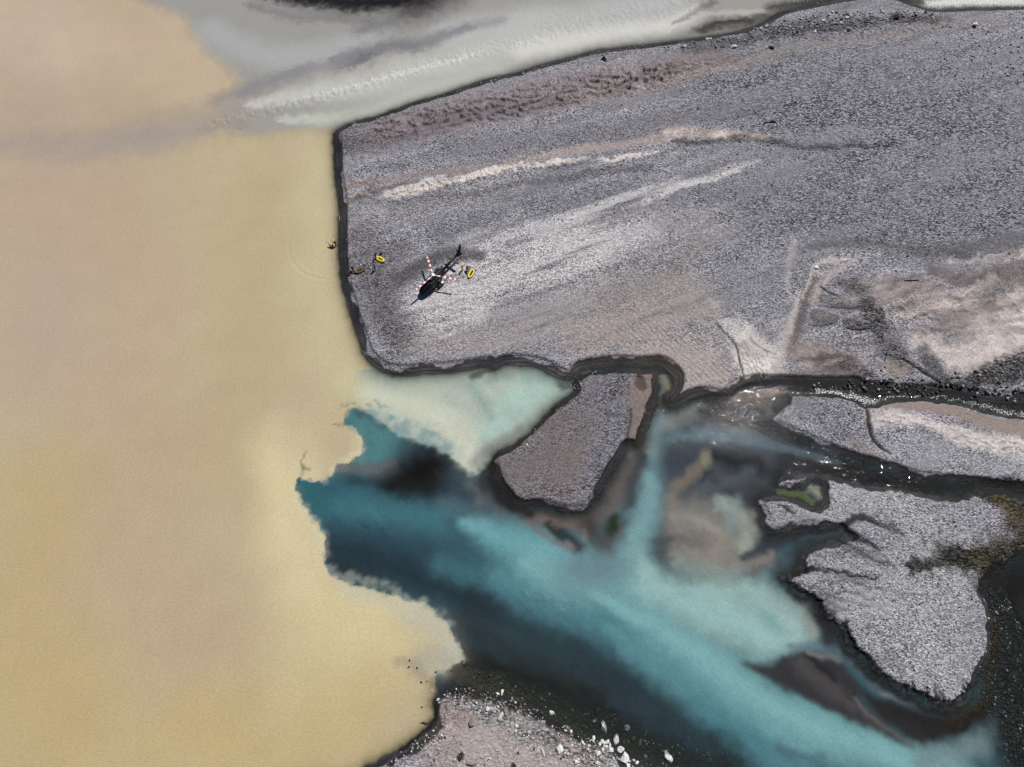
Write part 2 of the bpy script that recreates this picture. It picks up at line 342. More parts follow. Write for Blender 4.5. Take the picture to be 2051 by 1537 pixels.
# wedge and right hand bar
gpaint([(1600,800),(1660,850),(1720,880)], [16,24,16], (128,128,136), 0.9, 0.9, 0.3, grain=0.7)
gpaint([(1640,800),(1700,830),(1725,850)], [12,16,12], (142,142,149), 0.8, 1.0, 0.3, grain=0.9)
gpaint([(1632,800),(1680,850),(1720,905)], [1.5,1.5,1.2], (84,82,85), 0.6, 0.8, 0.2, dh=-0.08)
gpaint([(1705,880),(1730,900),(1750,915)], [10,10,8], (140,129,124), 0.8, 0.7, 0.5, grain=0.3, streak=0.4)
gpaint([(1800,880),(1900,910),(2051,940),(2200,960)], [45,45,40,40], (156,155,162), 0.9, 0.9, 0.4, 0.5, grain=0.7)
gpaint([(1745,818),(1800,812),(1900,822),(1980,848),(2060,862),(2200,870)], [3,8,12,16,18,18], (150,135,129), 0.95, 0.5, 0.2, 0.3, grain=0.15)
gpaint([(1750,838),(1830,842),(1900,862),(1970,885),(2051,895),(2200,900)], [16,14,14,16,18,20], (204,195,192), 0.95, 0.9, 0.5, 0.4, grain=0.2, blot=0.25)
gpaint([(1900,880),(1960,895),(2051,920)], [6,8,10], (205,198,194), 0.7, 0.9, 0.6, 0.4, blot=0.6, grain=0.2)
gpaint([(1737,818),(1740,845),(1746,872),(1760,893),(1784,909)], [2.5,4,3.5,2.5,1.2], (36,34,36), 0.95, 0.5, 0.15, dh=-0.45)
gpaint([(1735,830),(1735,860)], [3,3], (110,102,98), 0.6, 0.8, 0.15)
# bright gravel bar
gpaint([(1640,1000),(1750,1000),(1850,1050),(1900,1120),(1850,1200),(1850,1300),(1900,1380),(1720,1180)], [40,40,60,60,90,90,60,60], (170,169,174), 0.95, 0.8, 0.5, 0.5, grain=0.85, coarse=0.35)
gpaint([(1560,1025),(1620,1035)], [26,26], (156,154,160), 0.8, 0.9, 0.4, grain=0.8, coarse=0.3)
gpaint([(1720,1130),(1620,1150)], [20,16], (160,158,163), 0.7, 0.9, 0.4, grain=0.7)
gpaint([(1680,1110),(1665,1116)], [12,10], (120,118,120), 0.5, 0.8, 0.4)
gpaint([(1690,1060),(1705,1040),(1730,1038),(1756,1050)], [6,7,8,4], (48,46,49), 0.95, 0.6, 0.3, dh=-0.35)
gpaint([(1690,1062),(1720,1078),(1760,1100)], [4,7,3], (52,50,53), 0.95, 0.7, 0.3, grain=0.9, dh=-0.2)
gpaint([(1680,1080),(1730,1110),(1790,1135)], [3,4,2], (62,60,63), 0.9, 0.8, 0.4, grain=0.9, dh=-0.1)
gpaint([(1755,1050),(1785,1058),(1810,1075)], [4,8,3], (78,76,79), 0.8, 0.8, 0.4, dh=-0.1)
gpaint([(1590,1150),(1640,1140),(1700,1150),(1760,1162)], [5,5,4,2], (50,48,51), 0.95, 0.7, 0.4, dh=-0.2)
gpaint([(1578,1020),(1560,1012),(1590,1030)], [3,2.5,2.5], (58,56,59), 0.9, 0.8, 0.2, dh=-0.1)
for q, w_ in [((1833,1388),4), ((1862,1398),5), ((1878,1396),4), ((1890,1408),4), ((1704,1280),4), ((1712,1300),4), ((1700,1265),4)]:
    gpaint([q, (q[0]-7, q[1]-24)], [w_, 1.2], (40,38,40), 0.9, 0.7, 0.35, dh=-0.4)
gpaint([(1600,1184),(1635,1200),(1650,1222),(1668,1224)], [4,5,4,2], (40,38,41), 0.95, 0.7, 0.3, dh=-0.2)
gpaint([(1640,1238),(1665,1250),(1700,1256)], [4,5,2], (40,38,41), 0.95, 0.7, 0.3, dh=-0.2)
_fr = random.Random(5)
_coast = [(1572,1168),(1612,1193),(1640,1222),(1661,1245),(1684,1259),(1692,1284),(1720,1315),(1736,1328),(1753,1350),(1774,1364),(1796,1377),(1822,1390),(1849,1402),(1871,1415),(1890,1421),(1919,1414),(1941,1400),(1948,1375)]
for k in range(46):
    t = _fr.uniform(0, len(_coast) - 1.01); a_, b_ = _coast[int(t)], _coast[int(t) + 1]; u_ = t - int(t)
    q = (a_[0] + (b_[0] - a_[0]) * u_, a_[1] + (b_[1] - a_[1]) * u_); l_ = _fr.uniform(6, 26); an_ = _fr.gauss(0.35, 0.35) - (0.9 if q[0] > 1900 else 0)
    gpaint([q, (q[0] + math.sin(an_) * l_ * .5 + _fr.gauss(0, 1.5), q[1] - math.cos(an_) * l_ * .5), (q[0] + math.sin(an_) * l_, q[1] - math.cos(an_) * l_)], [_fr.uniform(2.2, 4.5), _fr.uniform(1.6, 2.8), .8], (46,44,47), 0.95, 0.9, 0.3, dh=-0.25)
for k in range(26):
    q = (_fr.uniform(1600, 1720), _fr.uniform(1090, 1230)); l_ = _fr.uniform(30, 80); an_ = _fr.gauss(0.25, 0.12)
    gpaint([q, (q[0] + l_ * .5, q[1] + l_ * .5 * math.sin(an_) + _fr.gauss(0, 2)), (q[0] + l_, q[1] + l_ * math.sin(an_))], [1.2, 3.0, 1.0], (104,102,107), 0.75, 1.3, 0.5, grain=0.6)
gpaint([(1760,1320),(1790,1310),(1800,1340)], [9,10,8], (128,125,127), 0.7, 0.8, 0.6, grain=0.5)
gpaint([(1928,1370),(1945,1375)], [8,8], (90,87,88), 0.6, 0.8, 0.4)
# moss and dark vegetation to the right
gpaint([(1830,1140),(1870,1130),(1930,1120)], [12,16,20], (62,61,60), 0.95, 0.6, 0.9, 0.6, grain=1.0, coarse=0.6, blot=0.4)
gpaint([(1900,1110),(1960,1140),(1990,1180)], [26,30,26], (60,59,55), 0.9, 0.7, 1.0, 0.8, grain=1.0, coarse=0.9, blot=0.4)
gpaint([(1975,990),(2020,1000),(2080,1030)], [14,24,36], (50,47,38), 0.95, 0.6, 0.9, 0.6, grain=0.9, coarse=0.7, blot=0.2)
gpaint([(2000,1000),(2035,1040),(2051,1080)], [16,26,26], (80,72,44), 0.8, 0.8, 0.9, 0.8, grain=0.8, blot=0.5)
gpaint([(1960,1120),(2000,1100),(2050,1120)], [20,30,36], (84,76,46), 0.85, 0.7, 1.0, 0.8, grain=0.8, blot=0.4)
gpaint([(1920,985),(1980,965),(2060,980)], [12,12,14], (74,72,70), 0.9, 0.6, 0.7, 0.5, grain=1.0, coarse=1.0)
gpaint([(1990,1120),(2100,1100)], [40,60], (60,56,45), 0.8, 0.7, 1.0, 0.8, grain=1.0, coarse=0.8)
# bottom shore
gpaint([(900,1480),(1000,1520),(1100,1560)], [60,70,80], (172,160,157), 0.95, 0.9, 0.6, 0.8, grain=0.3)
gpaint([(890,1420),(930,1440)], [14,20], (150,132,127), 0.7, 0.8, 0.6, grain=0.3)
gpaint([(880,1400),(960,1412),(1040,1440),(1120,1480),(1190,1515)], [14,18,22,24,24], (140,135,135), 0.85, 0.7, 0.5, 0.4, grain=1.0, coarse=1.0)
gpaint([(1130,1470),(1160,1500),(1200,1545)], [10,18,20], (152,138,134), 0.7, 0.8, 0.5, grain=0.4)
gpaint([(878,1402),(872,1425),(862,1450),(838,1475),(800,1500)], [6,7,7,5,4], (60,52,51), 0.9, 0.7, 0.3, grain=0.4)
gpaint([(905,1385),(960,1390),(1040,1412),(1110,1446),(1180,1482)], [8,9,9,10,8], (64,57,55), 0.95, 0.7, 0.5, grain=0.6)
gpaint([(870,1510),(910,1500)], [22,22], (152,141,139), 0.5, 0.8, 0.8, grain=0.8, coarse=0.5, streak=0.4)
gpaint([(960,1425),(1005,1440),(1060,1475)], [14,18,16], (165,160,160), 0.6, 0.7, 0.6, grain=1.0, coarse=1.0)
# river edge at the top
gpaint([(1400,58),(1450,45),(1520,40),(1560,28)], [10,14,12,8], (72,62,56), 0.9, 0.7, 0.6, 0.5, grain=0.4, z=0)

GC *= np.array([0.99, 1.0, 1.012])
GRAIN = np.clip(GRAIN * (1 + 0.9 * STREAK2 + 0.5 * BLOT), 0, 1.3)
SW = fbm((AL + 6 * W2X + 1.2 * W1X) / 3.5, AC + 5 * W2Y + 1.0 * W1Y, 2.6, 5, 91, 0.55)
for pts, w, k in [([(1700,640),(1780,590),(1900,600),(2060,600)], [20,50,70,80], 0.5), ([(1620,720),(1720,735)], [26,34], 0.8), ([(1860,720),(1960,720),(2060,680)], [30,40,50], 0.3), ([(1500,720),(1540,740)], [26,16], 0.4), ([(700,400),(760,380)], [16,10], 0.8), ([(1340,270),(1540,278)], [12,8], 0.7), ([(1200,180),(1340,150),(1480,125)], [20,26,16], 0.5), ([(1900,520),(2060,500)], [10,16], 0.8), ([(1150,735),(1250,725),(1330,735)], [10,8,8], 0.6)]:
    _s, _m = stroke(pts, w, 0.9, 0.6, 0.8, 0.55)
    GC[_s] *= np.clip(1 + k * _m * (1.5 * SW[_s] + 0.35 * np.sign(SW[_s]) * np.abs(SW[_s]) ** .5), .45, 1.8)[..., None]
    HT[_s] += 0.12 * k * _m * SW[_s]
# relief: scallops, ripples, small hummocks, strata
HT += LANDM * (0.05 * BLOT + 0.035 * STREAK + 0.02 * FINE * GRAIN)
def scallops(pts, w, amp, size, seed, elong=1.6, z=0.55):
    s, m = stroke(pts, w, 0.7, 0.6, 0.6, z)
    u = (AL[s] / elong + 1.2 * W1X[s]) / size; v = (AC[s] + 1.2 * W1Y[s]) / size
    n = 1 - np.abs(pn(u, v, seed)) * 1.6
    HT[s] += amp * m * np.clip(n, 0, 1) ** 3
scallops([(770,262),(900,235),(1060,205),(1200,170),(1330,150)], [26,38,38,32,26], 0.95, 2.6, 31)
scallops([(1220,175),(1340,150),(1420,128)], [24,28,16], 0.7, 1.8, 32)
scallops([(780,395),(900,370),(1000,345),(1150,328)], [13,17,13,7], 0.6, 1.6, 33, 1.0)
scallops([(690,378),(760,368)], [8,7], 0.5, 1.1, 34, 0.8)
scallops([(1640,80),(1800,62),(1950,52)], [10,12,12], 0.5, 2.4, 35, 0.8)
scallops([(1680,690),(1760,620),(1900,650),(2040,600)], [22,30,40,40], 0.4, 2.6, 36, 2.2)
scallops([(1500,720),(1530,745)], [26,18], 0.4, 1.5, 37, 0.6)
scallops([(1770,840),(1900,870),(2051,905)], [14,16,18], 0.45, 1.8, 38, 1.2)
scallops([(690,410),(710,400)], [8,8], 0.3, 1.2, 39, 0.8)
scallops([(880,1430),(960,1470),(900,1510)], [20,50,40], 0.12, 1.2, 40, 0.7)
def ripples(pts, w, amp, wl, ang, z=0.55):
    s, m = stroke(pts, w, 0.7, 0.4, 0.4, z)
    ca, sa = math.cos(R(ang)), math.sin(R(ang))
    ph = (X[s] * ca + Y[s] * sa + 0.5 * W1X[s] + 0.8 * W2X[s]) / wl * 2 * np.pi
    HT[s] += amp * m * np.sin(ph) * (0.6 + 0.8 * BLOT[s])
ripples([(1230,690),(1330,660),(1400,720),(1450,755)], [40,55,50,30], 0.085, 1.0, 40)
ripples([(1750,815),(1900,825),(2051,860)], [4,10,14], 0.03, 0.8, 75)
ripples([(1590,590),(1575,690),(1556,745)], [5,7,7], 0.03, 0.8, 80)

# wetness along the water line, with thin drying lines on the bank
BANKN = DL + 0.30 * W1X + 0.12 * FINE
lines = 0.5 + 0.5 * np.sin((DL + 0.10 * W1X) * 8.5 + 5.0 * W2X + 1.6 * W1X + 1.0 * np.sin(DL * 3.1)) * np.clip(.6 + 1.6 * W2Y + BLOT, 0, 1)
WLIM = 1.25 + 2.4 * W2X + 1.3 * BLOT
WLIM = WLIM + 0.40 * sstep(0.62, 0.72, _HTREF)
WET = sstep(WLIM + 0.35, WLIM, BANKN) * sstep(0.72, 0.45, HT)
for pts, w in [([(905,1385),(960,1390),(1040,1412),(1110,1446),(1180,1482)], [10,11,11,11,9])]:
    s, m = stroke(pts, w, 0.8, 0.5, 0, 0.2); WET[s] = np.maximum(WET[s], m * 0.85)
wetc = GC * 0.16
_sb, _sm = stroke([(690,600),(745,735),(855,748),(978,735),(1073,733),(1130,755)], [10,16,16,16,14,9], 0.9, 0.3, 0, 0.3)
STR = np.full(X.shape, 0.35); STR[_sb] = np.maximum(STR[_sb], _sm)
wetc = wetc * np.clip(0.45 + STR * (1.5 * lines ** 2 - 0.1) + 0.5 * BLOT, .15, 2.5)[..., None]
GRAIN = GRAIN * (1 - 0.65 * WET)
GC = GC + (wetc - GC) * WET[..., None]
# bed under water
BED = sstep(0.05, -0.25, DL)
bedc = np.empty_like(GC); bedc[:] = lin((45,43,44))
bedc *= (1 + 0.35 * BLOT)[..., None]
KEEPBED = np.zeros(X.shape)
GC = GC + (bedc - GC) * (BED * (1 - KEEPBED))[..., None]
GRAIN = GRAIN + (0.55 - GRAIN) * BED
COARSE = COARSE + (0.8 - COARSE) * BED
def bed(pts, w, col, op=1, soft=1.0, warp=0.5, shoal=None, grain=None, blot=0.0):
    s, m = stroke(pts, w, soft, warp, 0, 0.0)
    if blot: m = np.clip(m * (1 + blot * 2.5 * BLOT[s]), 0, 1)
    m = m * BED[s]
    GC[s] += (lin(col) - GC[s]) * (m * op)[..., None]
    if grain is not None: GRAIN[s] += (grain - GRAIN[s]) * m
    if shoal is not None: HT[s] += (np.maximum(shoal, HT[s]) - HT[s]) * m
bed([(930,1350),(1040,1390),(1130,1430),(1230,1470),(1330,1510),(1450,1545)], [24,30,34,40,44,50], (50,49,36), 0.8, 0.8, 0.8, shoal=-0.6, blot=0.3)
bed([(930,1335),(960,1365),(1030,1385)], [10,12,10], (68,62,44), 0.7, 0.8, 0.8, shoal=-0.3)
bed([(1130,770),(1160,762),(1190,752)], [16,14,8], (52,46,36), 0.9, 0.6, 0.5, shoal=-0.12, grain=1)
bed([(2000,1200),(2030,1300),(2010,1380),(2051,1480)], [30,50,40,60], (42,41,40), 0.9, 0.6, 0.8, shoal=-0.18, grain=1)
bed([(1990,1240),(1992,1330),(1965,1400),(1920,1440)], [10,10,14,16], (64,48,26), 0.8, 0.9, 0.6, shoal=-0.3)
bed([(1330,755),(1335,775)], [8,8], (146,136,120), 0.9, 0.6, 0.2, shoal=-0.08, grain=0.1)
bed([(1560,985),(1600,990),(1630,1005)], [5,7,6], (112,112,66), 0.9, 0.7, 0.3, shoal=-0.15, grain=0.2)
bed([(1625,975),(1640,990)], [9,9], (160,155,136), 0.9, 0.7, 0.4, shoal=-0.12, grain=0.2)
bed([(1470,800),(1520,792),(1570,784)], [10,12,8], (122,112,102), 0.9, 0.6, 0.3, shoal=-0.12, grain=0.2)
bed([(1505,800),(1530,815),(1545,830)], [8,10,6], (112,103,92), 0.9, 0.6, 0.3, shoal=-0.15, grain=0.2)
bed([(1410,60),(1450,45),(1500,42)], [10,12,8], (70,58,48), 0.6, 1.4, 0.5, shoal=-0.15, grain=0.4)
bed([(1560,782),(1660,782),(1760,796),(1880,800),(2051,825)], [4,6,6,6,8], (38,36,36), 0.9, 0.6, 0.3, shoal=-0.25)

# ------------------------------------------------------------------ the water: sediment colour, how cloudy, chop, foam
WC = np.empty(X.shape + (3,)); SIG = np.full(X.shape, 3.2)
WC[:] = lin((190,174,139))
CHOP = np.full(X.shape, 0.10)
FOAM_GLINT = np.zeros(X.shape)
def wput(s, m, col, sig):
    WC[s] += (lin(col) - WC[s]) * m[..., None]
    if sig is not None: SIG[s] += (sig - SIG[s]) * m
def wpaint(pts, w, col, op=1.0, soft=1.0, warp=0.25, wander=0.0, sig=None, curd=0.0):
    s, m = stroke(pts, w, soft, warp, wander, 0.0)
    if curd: m = np.clip(m * (1 + curd * 2.5 * W1X[s]) , 0, 1)
    wput(s, m * op, col, sig)
def warea(pts, col, op=1.0, soft=0.4, warp=0.3, wander=0.0, sig=None, smooth=True):
    s, m = area(pts, soft, warp, wander, 0.0, smooth)
    wput(s, m * op, col, sig)
# the milky yellow lake
wpaint([(60,60),(120,300),(100,700)], [160,180,150], (186,168,149), 0.9, 1.0, 0.2, 3)
wpaint([(0,40),(120,80),(250,100)], [120,110,80], (203,184,160), 0.8, 1.0, 0.2, 3)
wpaint([(330,60),(420,160)], [90,80], (196,174,148), 0.8, 1.0, 0.2, 2)
wpaint([(0,290),(150,290),(330,275)], [34,30,30], (176,160,150), 0.6, 1.0, 0.4, 2)
wpaint([(0,420),(200,430),(300,600),(200,800)], [80,90,80,80], (189,166,142), 0.75, 1.0, 0.3, 3)
wpaint([(640,330),(630,500),(640,650),(690,760)], [50,60,60,50], (197,185,146), 0.85, 1.0, 0.2, 2)
wpaint([(520,400),(500,650),(470,900)], [70,70,80], (184,168,130), 0.7, 1.0, 0.2, 3)
wpaint([(300,900),(250,1100),(400,1300)], [140,150,140], (186,164,135), 0.8, 1.0, 0.2, 3)
wpaint([(80,1000),(60,1250),(120,1450)], [110,120,120], (187,163,119), 0.75, 1.0, 0.2, 3)
wpaint([(400,1480),(600,1470),(740,1420)], [90,90,70], (191,168,116), 0.7, 1.0, 0.2, 3)
wpaint([(560,900),(580,1050),(640,1200),(760,1240)], [50,50,60,50], (217,200,154), 0.85, 1.2, 0.2, 2)
wpaint([(660,1300),(780,1290)], [90,60], (206,188,142), 0.8, 1.2, 0.2, 2)
for i in range(26):
    x0 = random.uniform(-20, 640); y0 = random.uniform(0, 1500); l = random.uniform(60, 190)
    wpaint([(x0, y0 - l), (x0 + random.uniform(-15, 15), y0), (x0 + random.uniform(-20, 20), y0 + l)], [random.uniform(18, 50)] * 3,
           random.choice([(190,165,145), (190,174,124), (172,152,136), (184,162,122), (194,178,152)]), 0.10, 1.3, 0.4, 3)
wpaint([(20,1380),(160,1470),(420,1515)], [80,80,60], (194,170,112), 0.3, 1.6, 0.2, 3)
# the grey river coming in at the top
warea([(372,-60),(372,40),(398,80),(440,120),(478,165),(480,188),(455,215),(450,250),(500,268),(600,264),(690,262),(800,240),(1000,180),(1200,130),(1560,80),(2300,60),(2300,-60)], (160,159,156), 1.0, 2.8, 0.7, 1.2, sig=2.4)
wpaint([(200,290),(300,268),(380,248),(460,225),(520,200)], [18,26,30,30,24], (168,159,150), 0.7, 2.2, 1.2, 1.5)
wpaint([(400,262),(440,255),(480,250)], [8,10,8], (146,141,140), 0.5, 1.6, 1.2, 1.0)
wpaint([(0,295),(120,285),(240,275),(330,262),(430,245)], [18,24,30,34,26], (166,155,147), 0.5, 2.0, 0.9, 2.0)
wpaint([(420,60),(520,110),(640,110),(760,60)], [26,30,30,20], (174,177,177), 0.9, 1.2, 0.6, 1.0)
wpaint([(500,210),(650,185),(800,150),(950,110),(1100,70)], [7,20,27,30,34], (202,203,197), 0.85, 2.0, 0.7, 1.2)
wpaint([(560,240),(700,235),(860,185),(1000,145)], [5,14,16,14], (196,199,188), 0.85, 2.2, 0.6, 0.8)
wpaint([(900,70),(1050,45),(1200,30),(1350,0)], [36,40,45,40], (190,191,191), 0.9, 1.0, 0.5, 0.8)
wpaint([(1050,100),(1200,70),(1330,50),(1400,20)], [22,26,24,14], (214,214,209), 0.95, 1.0, 0.4, 0.5)
wpaint([(440,200),(520,165),(600,145)], [16,16,14], (146,142,143), 0.6, 1.0, 0.6, 0.8)
wpaint([(500,-30),(600,-8),(720,4),(840,2),(940,-30)], [16,20,22,18,14], (70,66,71), 0.95, 1.7, 0.7, 0.8, sig=1.0)
wpaint([(540,-18),(620,0),(720,6),(800,0),(880,-20)], [10,12,13,12,8], (30,28,30), 0.92, 2.6, 1.1, 1.2, sig=1.0)
wpaint([(500,10),(580,30),(660,36),(740,40)], [7,9,10,7], (122,116,120), 0.6, 1.8, 0.9, 0.8)
wpaint([(920,0),(850,22),(790,42),(730,60)], [18,18,16,12], (98,93,97), 0.6, 2.0, 0.8, 1.2)
wpaint([(860,10),(815,28)], [12,10], (72,66,68), 0.6, 1.8, 0.9, 0.8)
wpaint([(670,124),(730,108),(790,94),(860,78),(940,55)], [8,14,13,11,8], (112,111,118), 0.65, 1.9, 0.9, 1.2)
wpaint([(685,130),(720,122),(752,112)], [5,7,4], (94,92,100), 0.55, 1.6, 1.2, 0.8)
wpaint([(480,190),(560,155),(640,135),(700,125)], [8,10,10,9], (142,140,145), 0.7, 1.8, 0.8, 0.8)
wpaint([(850,80),(930,60),(1000,40)], [14,14,12], (140,140,146), 0.6, 1.0, 0.5, 0.8)
wpaint([(1350,46),(1385,28),(1430,6)], [3,5,6], (84,78,75), 0.55, 1.8, 0.5, 0.5, sig=1.4)
wpaint([(1400,62),(1440,46),(1490,42),(1530,30)], [9,12,10,8], (78,68,60), 0.65, 1.8, 0.8, 0.5, sig=1.2)
wpaint([(1390,75),(1430,66),(1470,62)], [5,5,4], (168,166,162), 0.8, 1.0, 0.4, 0.3)
wpaint([(1400,30),(1470,25),(1530,22)], [5,8,5], (190,187,180), 0.8, 1.0, 0.4, 0.3)
wpaint([(1545,14),(1640,2),(1720,-8),(1850,2)], [10,12,14,10], (96,90,86), 0.9, 1.2, 0.5, 0.3, sig=1.0)
# the clear blue side: everything right of the sharp mixing line
BLUE = [(700,822),(721,817),(760,822),(800,838),(850,845),(960,700),(1180,690),(1400,760),(1600,750),(2300,760),(2300,1700),(1300,1700),(1180,1560),(960,1420),(900,1385),(874,1390),(872,1372),(880,1352),(893,1340),(915,1332),(934,1326),(926,1308),(919,1290),(904,1270),(895,1250),(872,1226),(847,1207),(813,1206),(803,1195),(773,1191),(749,1181),(710,1172),(687,1160),(664,1155),(656,1140),(653,1122),(648,1096),(650,1075),(643,1056),(626,1042),(617,1023),(607,1010),(600,992),(590,979),(589,966),(597,957),(610,962),(635,967),(656,959),(672,944),(675,931),(698,927),(713,917),(730,906),(724,890),(724,876),(708,858),(693,847),(688,845),(693,836)]
def mixing_line(pts):
    p = P(np.array(pts, float), 0.0); s = sub(p, 6.0)
    d1 = sdist(X[s] + 0.9 * W1X[s] + 0.5 * W3X[s], Y[s] + 0.9 * W1Y[s] + 0.5 * W3Y[s], p)
    d2 = sdist(X[s] + 1.5 * W4X[s], Y[s] + 1.5 * W4Y[s], p)
    return s, 0.65 * sstep(-0.16, 0.16, d1) + 0.35 * sstep(-0.35, 0.3, d2 + 0.15)
_s, _m = mixing_line(BLUE)
wput(_s, _m, (60,98,108), 1.25)
BLUEM = np.zeros(X.shape); BLUEM[_s] = _m
def bpaint(pts, w, col, op=1.0, soft=1.0, warp=0.4, wander=0.5, sig=None, curd=0.0):
    s, m = stroke(pts, w, soft, warp, wander, 0.0)
    if curd: m = np.clip(m * (1 + curd * 2.5 * W1X[s]), 0, 1)
    wput(s, m * op * BLUEM[s], col, sig)
# teal pocket and the dark eye
bpaint([(705,828),(740,850),(770,880),(760,905),(735,915)], [20,34,36,30,20], (78,134,138), 0.95, 1.0, 0.3)
bpaint([(715,826),(750,835),(790,850)], [7,12,10], (62,92,100), 0.8, 1.0, 0.4, curd=0.5)
bpaint([(850,880),(900,910),(930,945)], [16,16,14], (96,102,106), 0.8, 1.0, 0.5, curd=0.4)
bpaint([(850,880),(850,930),(880,980),(960,1010)], [30,46,50,40], (54,66,77), 0.9, 1.3, 0.4)
bpaint([(680,942),(730,938),(790,930)], [7,11,9], (104,106,110), 0.85, 1.0, 0.3)
bpaint([(740,952),(770,950),(800,945)], [5,7,6], (94,88,91), 0.7, 1.0, 0.3)
bpaint([(700,965),(760,970),(800,985)], [10,14,16], (44,64,76), 0.8, 1.0, 0.3)
bpaint([(780,972),(820,962),(870,930)], [16,32,28], (30,26,22), 0.97, 1.5, 0.4)
bpaint([(840,945),(850,975)], [24,20], (24,21,18), 0.7, 1.4, 0.4)
bpaint([(800,985),(850,985)], [18,18], (34,38,40), 0.7, 1.0, 0.4)
bpaint([(605,968),(625,1000),(660,1015),(720,1012)], [12,26,30,24], (46,104,114), 0.95, 1.3, 0.2)
bpaint([(650,975),(700,990)], [14,12], (40,92,110), 0.7, 1.0, 0.3)
bpaint([(690,1015),(780,1030),(880,1040)], [22,22,26], (60,116,130), 0.9, 1.4, 0.3)
bpaint([(950,960),(985,1010),(1040,1045)], [16,18,16], (100,104,108), 0.75, 1.0, 0.5, curd=0.3)
bpaint([(900,1010),(960,1030),(1020,1060)], [18,20,16], (78,112,122), 0.7, 1.0, 0.4)
bpaint([(930,1050),(1000,1075),(1080,1105),(1180,1130)], [8,22,34,38], (106,170,178), 0.95, 1.8, 0.4, 0.8)
bpaint([(660,1060),(760,1075),(860,1100),(940,1120)], [22,24,26,24], (52,92,108), 0.85, 1.0, 0.3)
bpaint([(660,1100),(760,1125),(860,1160),(960,1205)], [28,42,46,38], (38,54,64), 0.95, 1.3, 0.3)
bpaint([(670,1135),(740,1160)], [14,18], (42,50,58), 0.8, 1.0, 0.4)
bpaint([(880,1130),(980,1160),(1100,1200)], [22,26,30], (64,112,125), 0.8, 1.0, 0.4)
bpaint([(1000,1150),(1120,1200),(1260,1265),(1400,1330)], [24,42,50,44], (80,134,145), 0.9, 1.0, 0.4, 0.8)
bpaint([(1060,1130),(1180,1165),(1300,1180)], [30,36,40], (122,176,180), 0.8, 1.0, 0.5, 0.8)
# pale green tongue between bar and island, coming out of the yellow
TONG = [(690,770),(730,740),(800,745),(900,735),(1000,720),(1120,740),(1190,745),(1150,800),(1080,860),(1000,915),(955,950),(945,950),(930,936),(900,912),(872,893),(838,884),(806,872),(778,856),(752,836),(728,822),(706,814)]
_s, _m = mixing_line(spline(TONG, 3, True))
_sl, _ml = stroke([(690,770),(705,800),(715,815)], [26,24,12], 1.0, 0.5)
_full = np.zeros(X.shape); _full[_s] = _m; _full[_sl] *= 1 - 0.7 * _ml
wput((slice(None), slice(None)), _full, (178,190,178), 1.9)
wpaint([(690,760),(715,780),(740,800)], [24,24,16], (199,188,146), 0.8, 1.0, 0.4)
wpaint([(740,790),(820,805),(890,845),(940,890),(935,920)], [24,28,26,22,16], (206,209,190), 0.85, 1.0, 0.4, 0.4)
wpaint([(800,770),(880,775)], [22,22], (184,192,176), 0.7, 1.0, 0.4)
wpaint([(1110,762),(1060,790),(1010,835),(975,870)], [30,34,30,18], (168,199,190), 0.9, 1.0, 0.2, 0.4)
wpaint([(1050,748),(1080,758)], [12,12], (150,180,175), 0.7, 1.0, 0.2)
wpaint([(945,775),(965,805),(985,835)], [12,13,9], (140,166,162), 0.7, 1.0, 0.2, 0.4)
wpaint([(980,760),(1020,752)], [12,10], (144,168,164), 0.6, 1.0, 0.3)
wpaint([(945,757),(965,748),(985,738)], [5,6,5], (84,88,84), 0.75, 1.0, 0.4, sig=1.2)
wpaint([(950,925),(990,890),(1040,860)], [10,10,8], (150,150,146), 0.7, 1.0, 0.3)
wpaint([(745,826),(800,850),(850,868),(900,895)], [7,10,11,9], (120,152,156), 0.75, 0.9, 0.8, 0.0, curd=0.9)
wpaint([(800,862),(850,882),(895,905)], [6,7,6], (136,162,164), 0.7, 0.9, 0.8, 0.0, curd=0.9)
# jet from the channel beside the island
bpaint([(1340,812),(1318,850),(1300,900),(1290,960),(1292,1030),(1268,1085),(1210,1135)], [11,15,16,16,19,26,30], (114,155,162), 0.9, 1.5, 0.25)
bpaint([(1334,822),(1314,860),(1304,900)], [6,7,6], (150,174,178), 0.7, 1.5, 0.25)
bpaint([(1298,960),(1298,1020),(1275,1080)], [8,9,11], (132,178,182), 0.6, 1.0, 0.2)
bpaint([(1400,1200),(1480,1215),(1560,1240)], [30,34,24], (158,190,184), 0.5, 1.8, 0.4)
bpaint([(1272,1085),(1290,1130),(1330,1175),(1430,1225),(1520,1275),(1560,1280)], [12,24,40,52,46,30], (150,192,190), 0.95, 1.0, 0.4, 0.8)
bpaint([(1430,1150),(1530,1170),(1580,1230),(1600,1275)], [30,44,40,24], (160,194,190), 0.85, 1.0, 0.4, 0.8)
bpaint([(1600,1190),(1615,1240),(1625,1270)], [10,12,10], (160,166,160), 0.7, 1.0, 0.4)
bpaint([(1535,1235),(1560,1260)], [14,12], (110,168,174), 0.5, 1.0, 0.4)
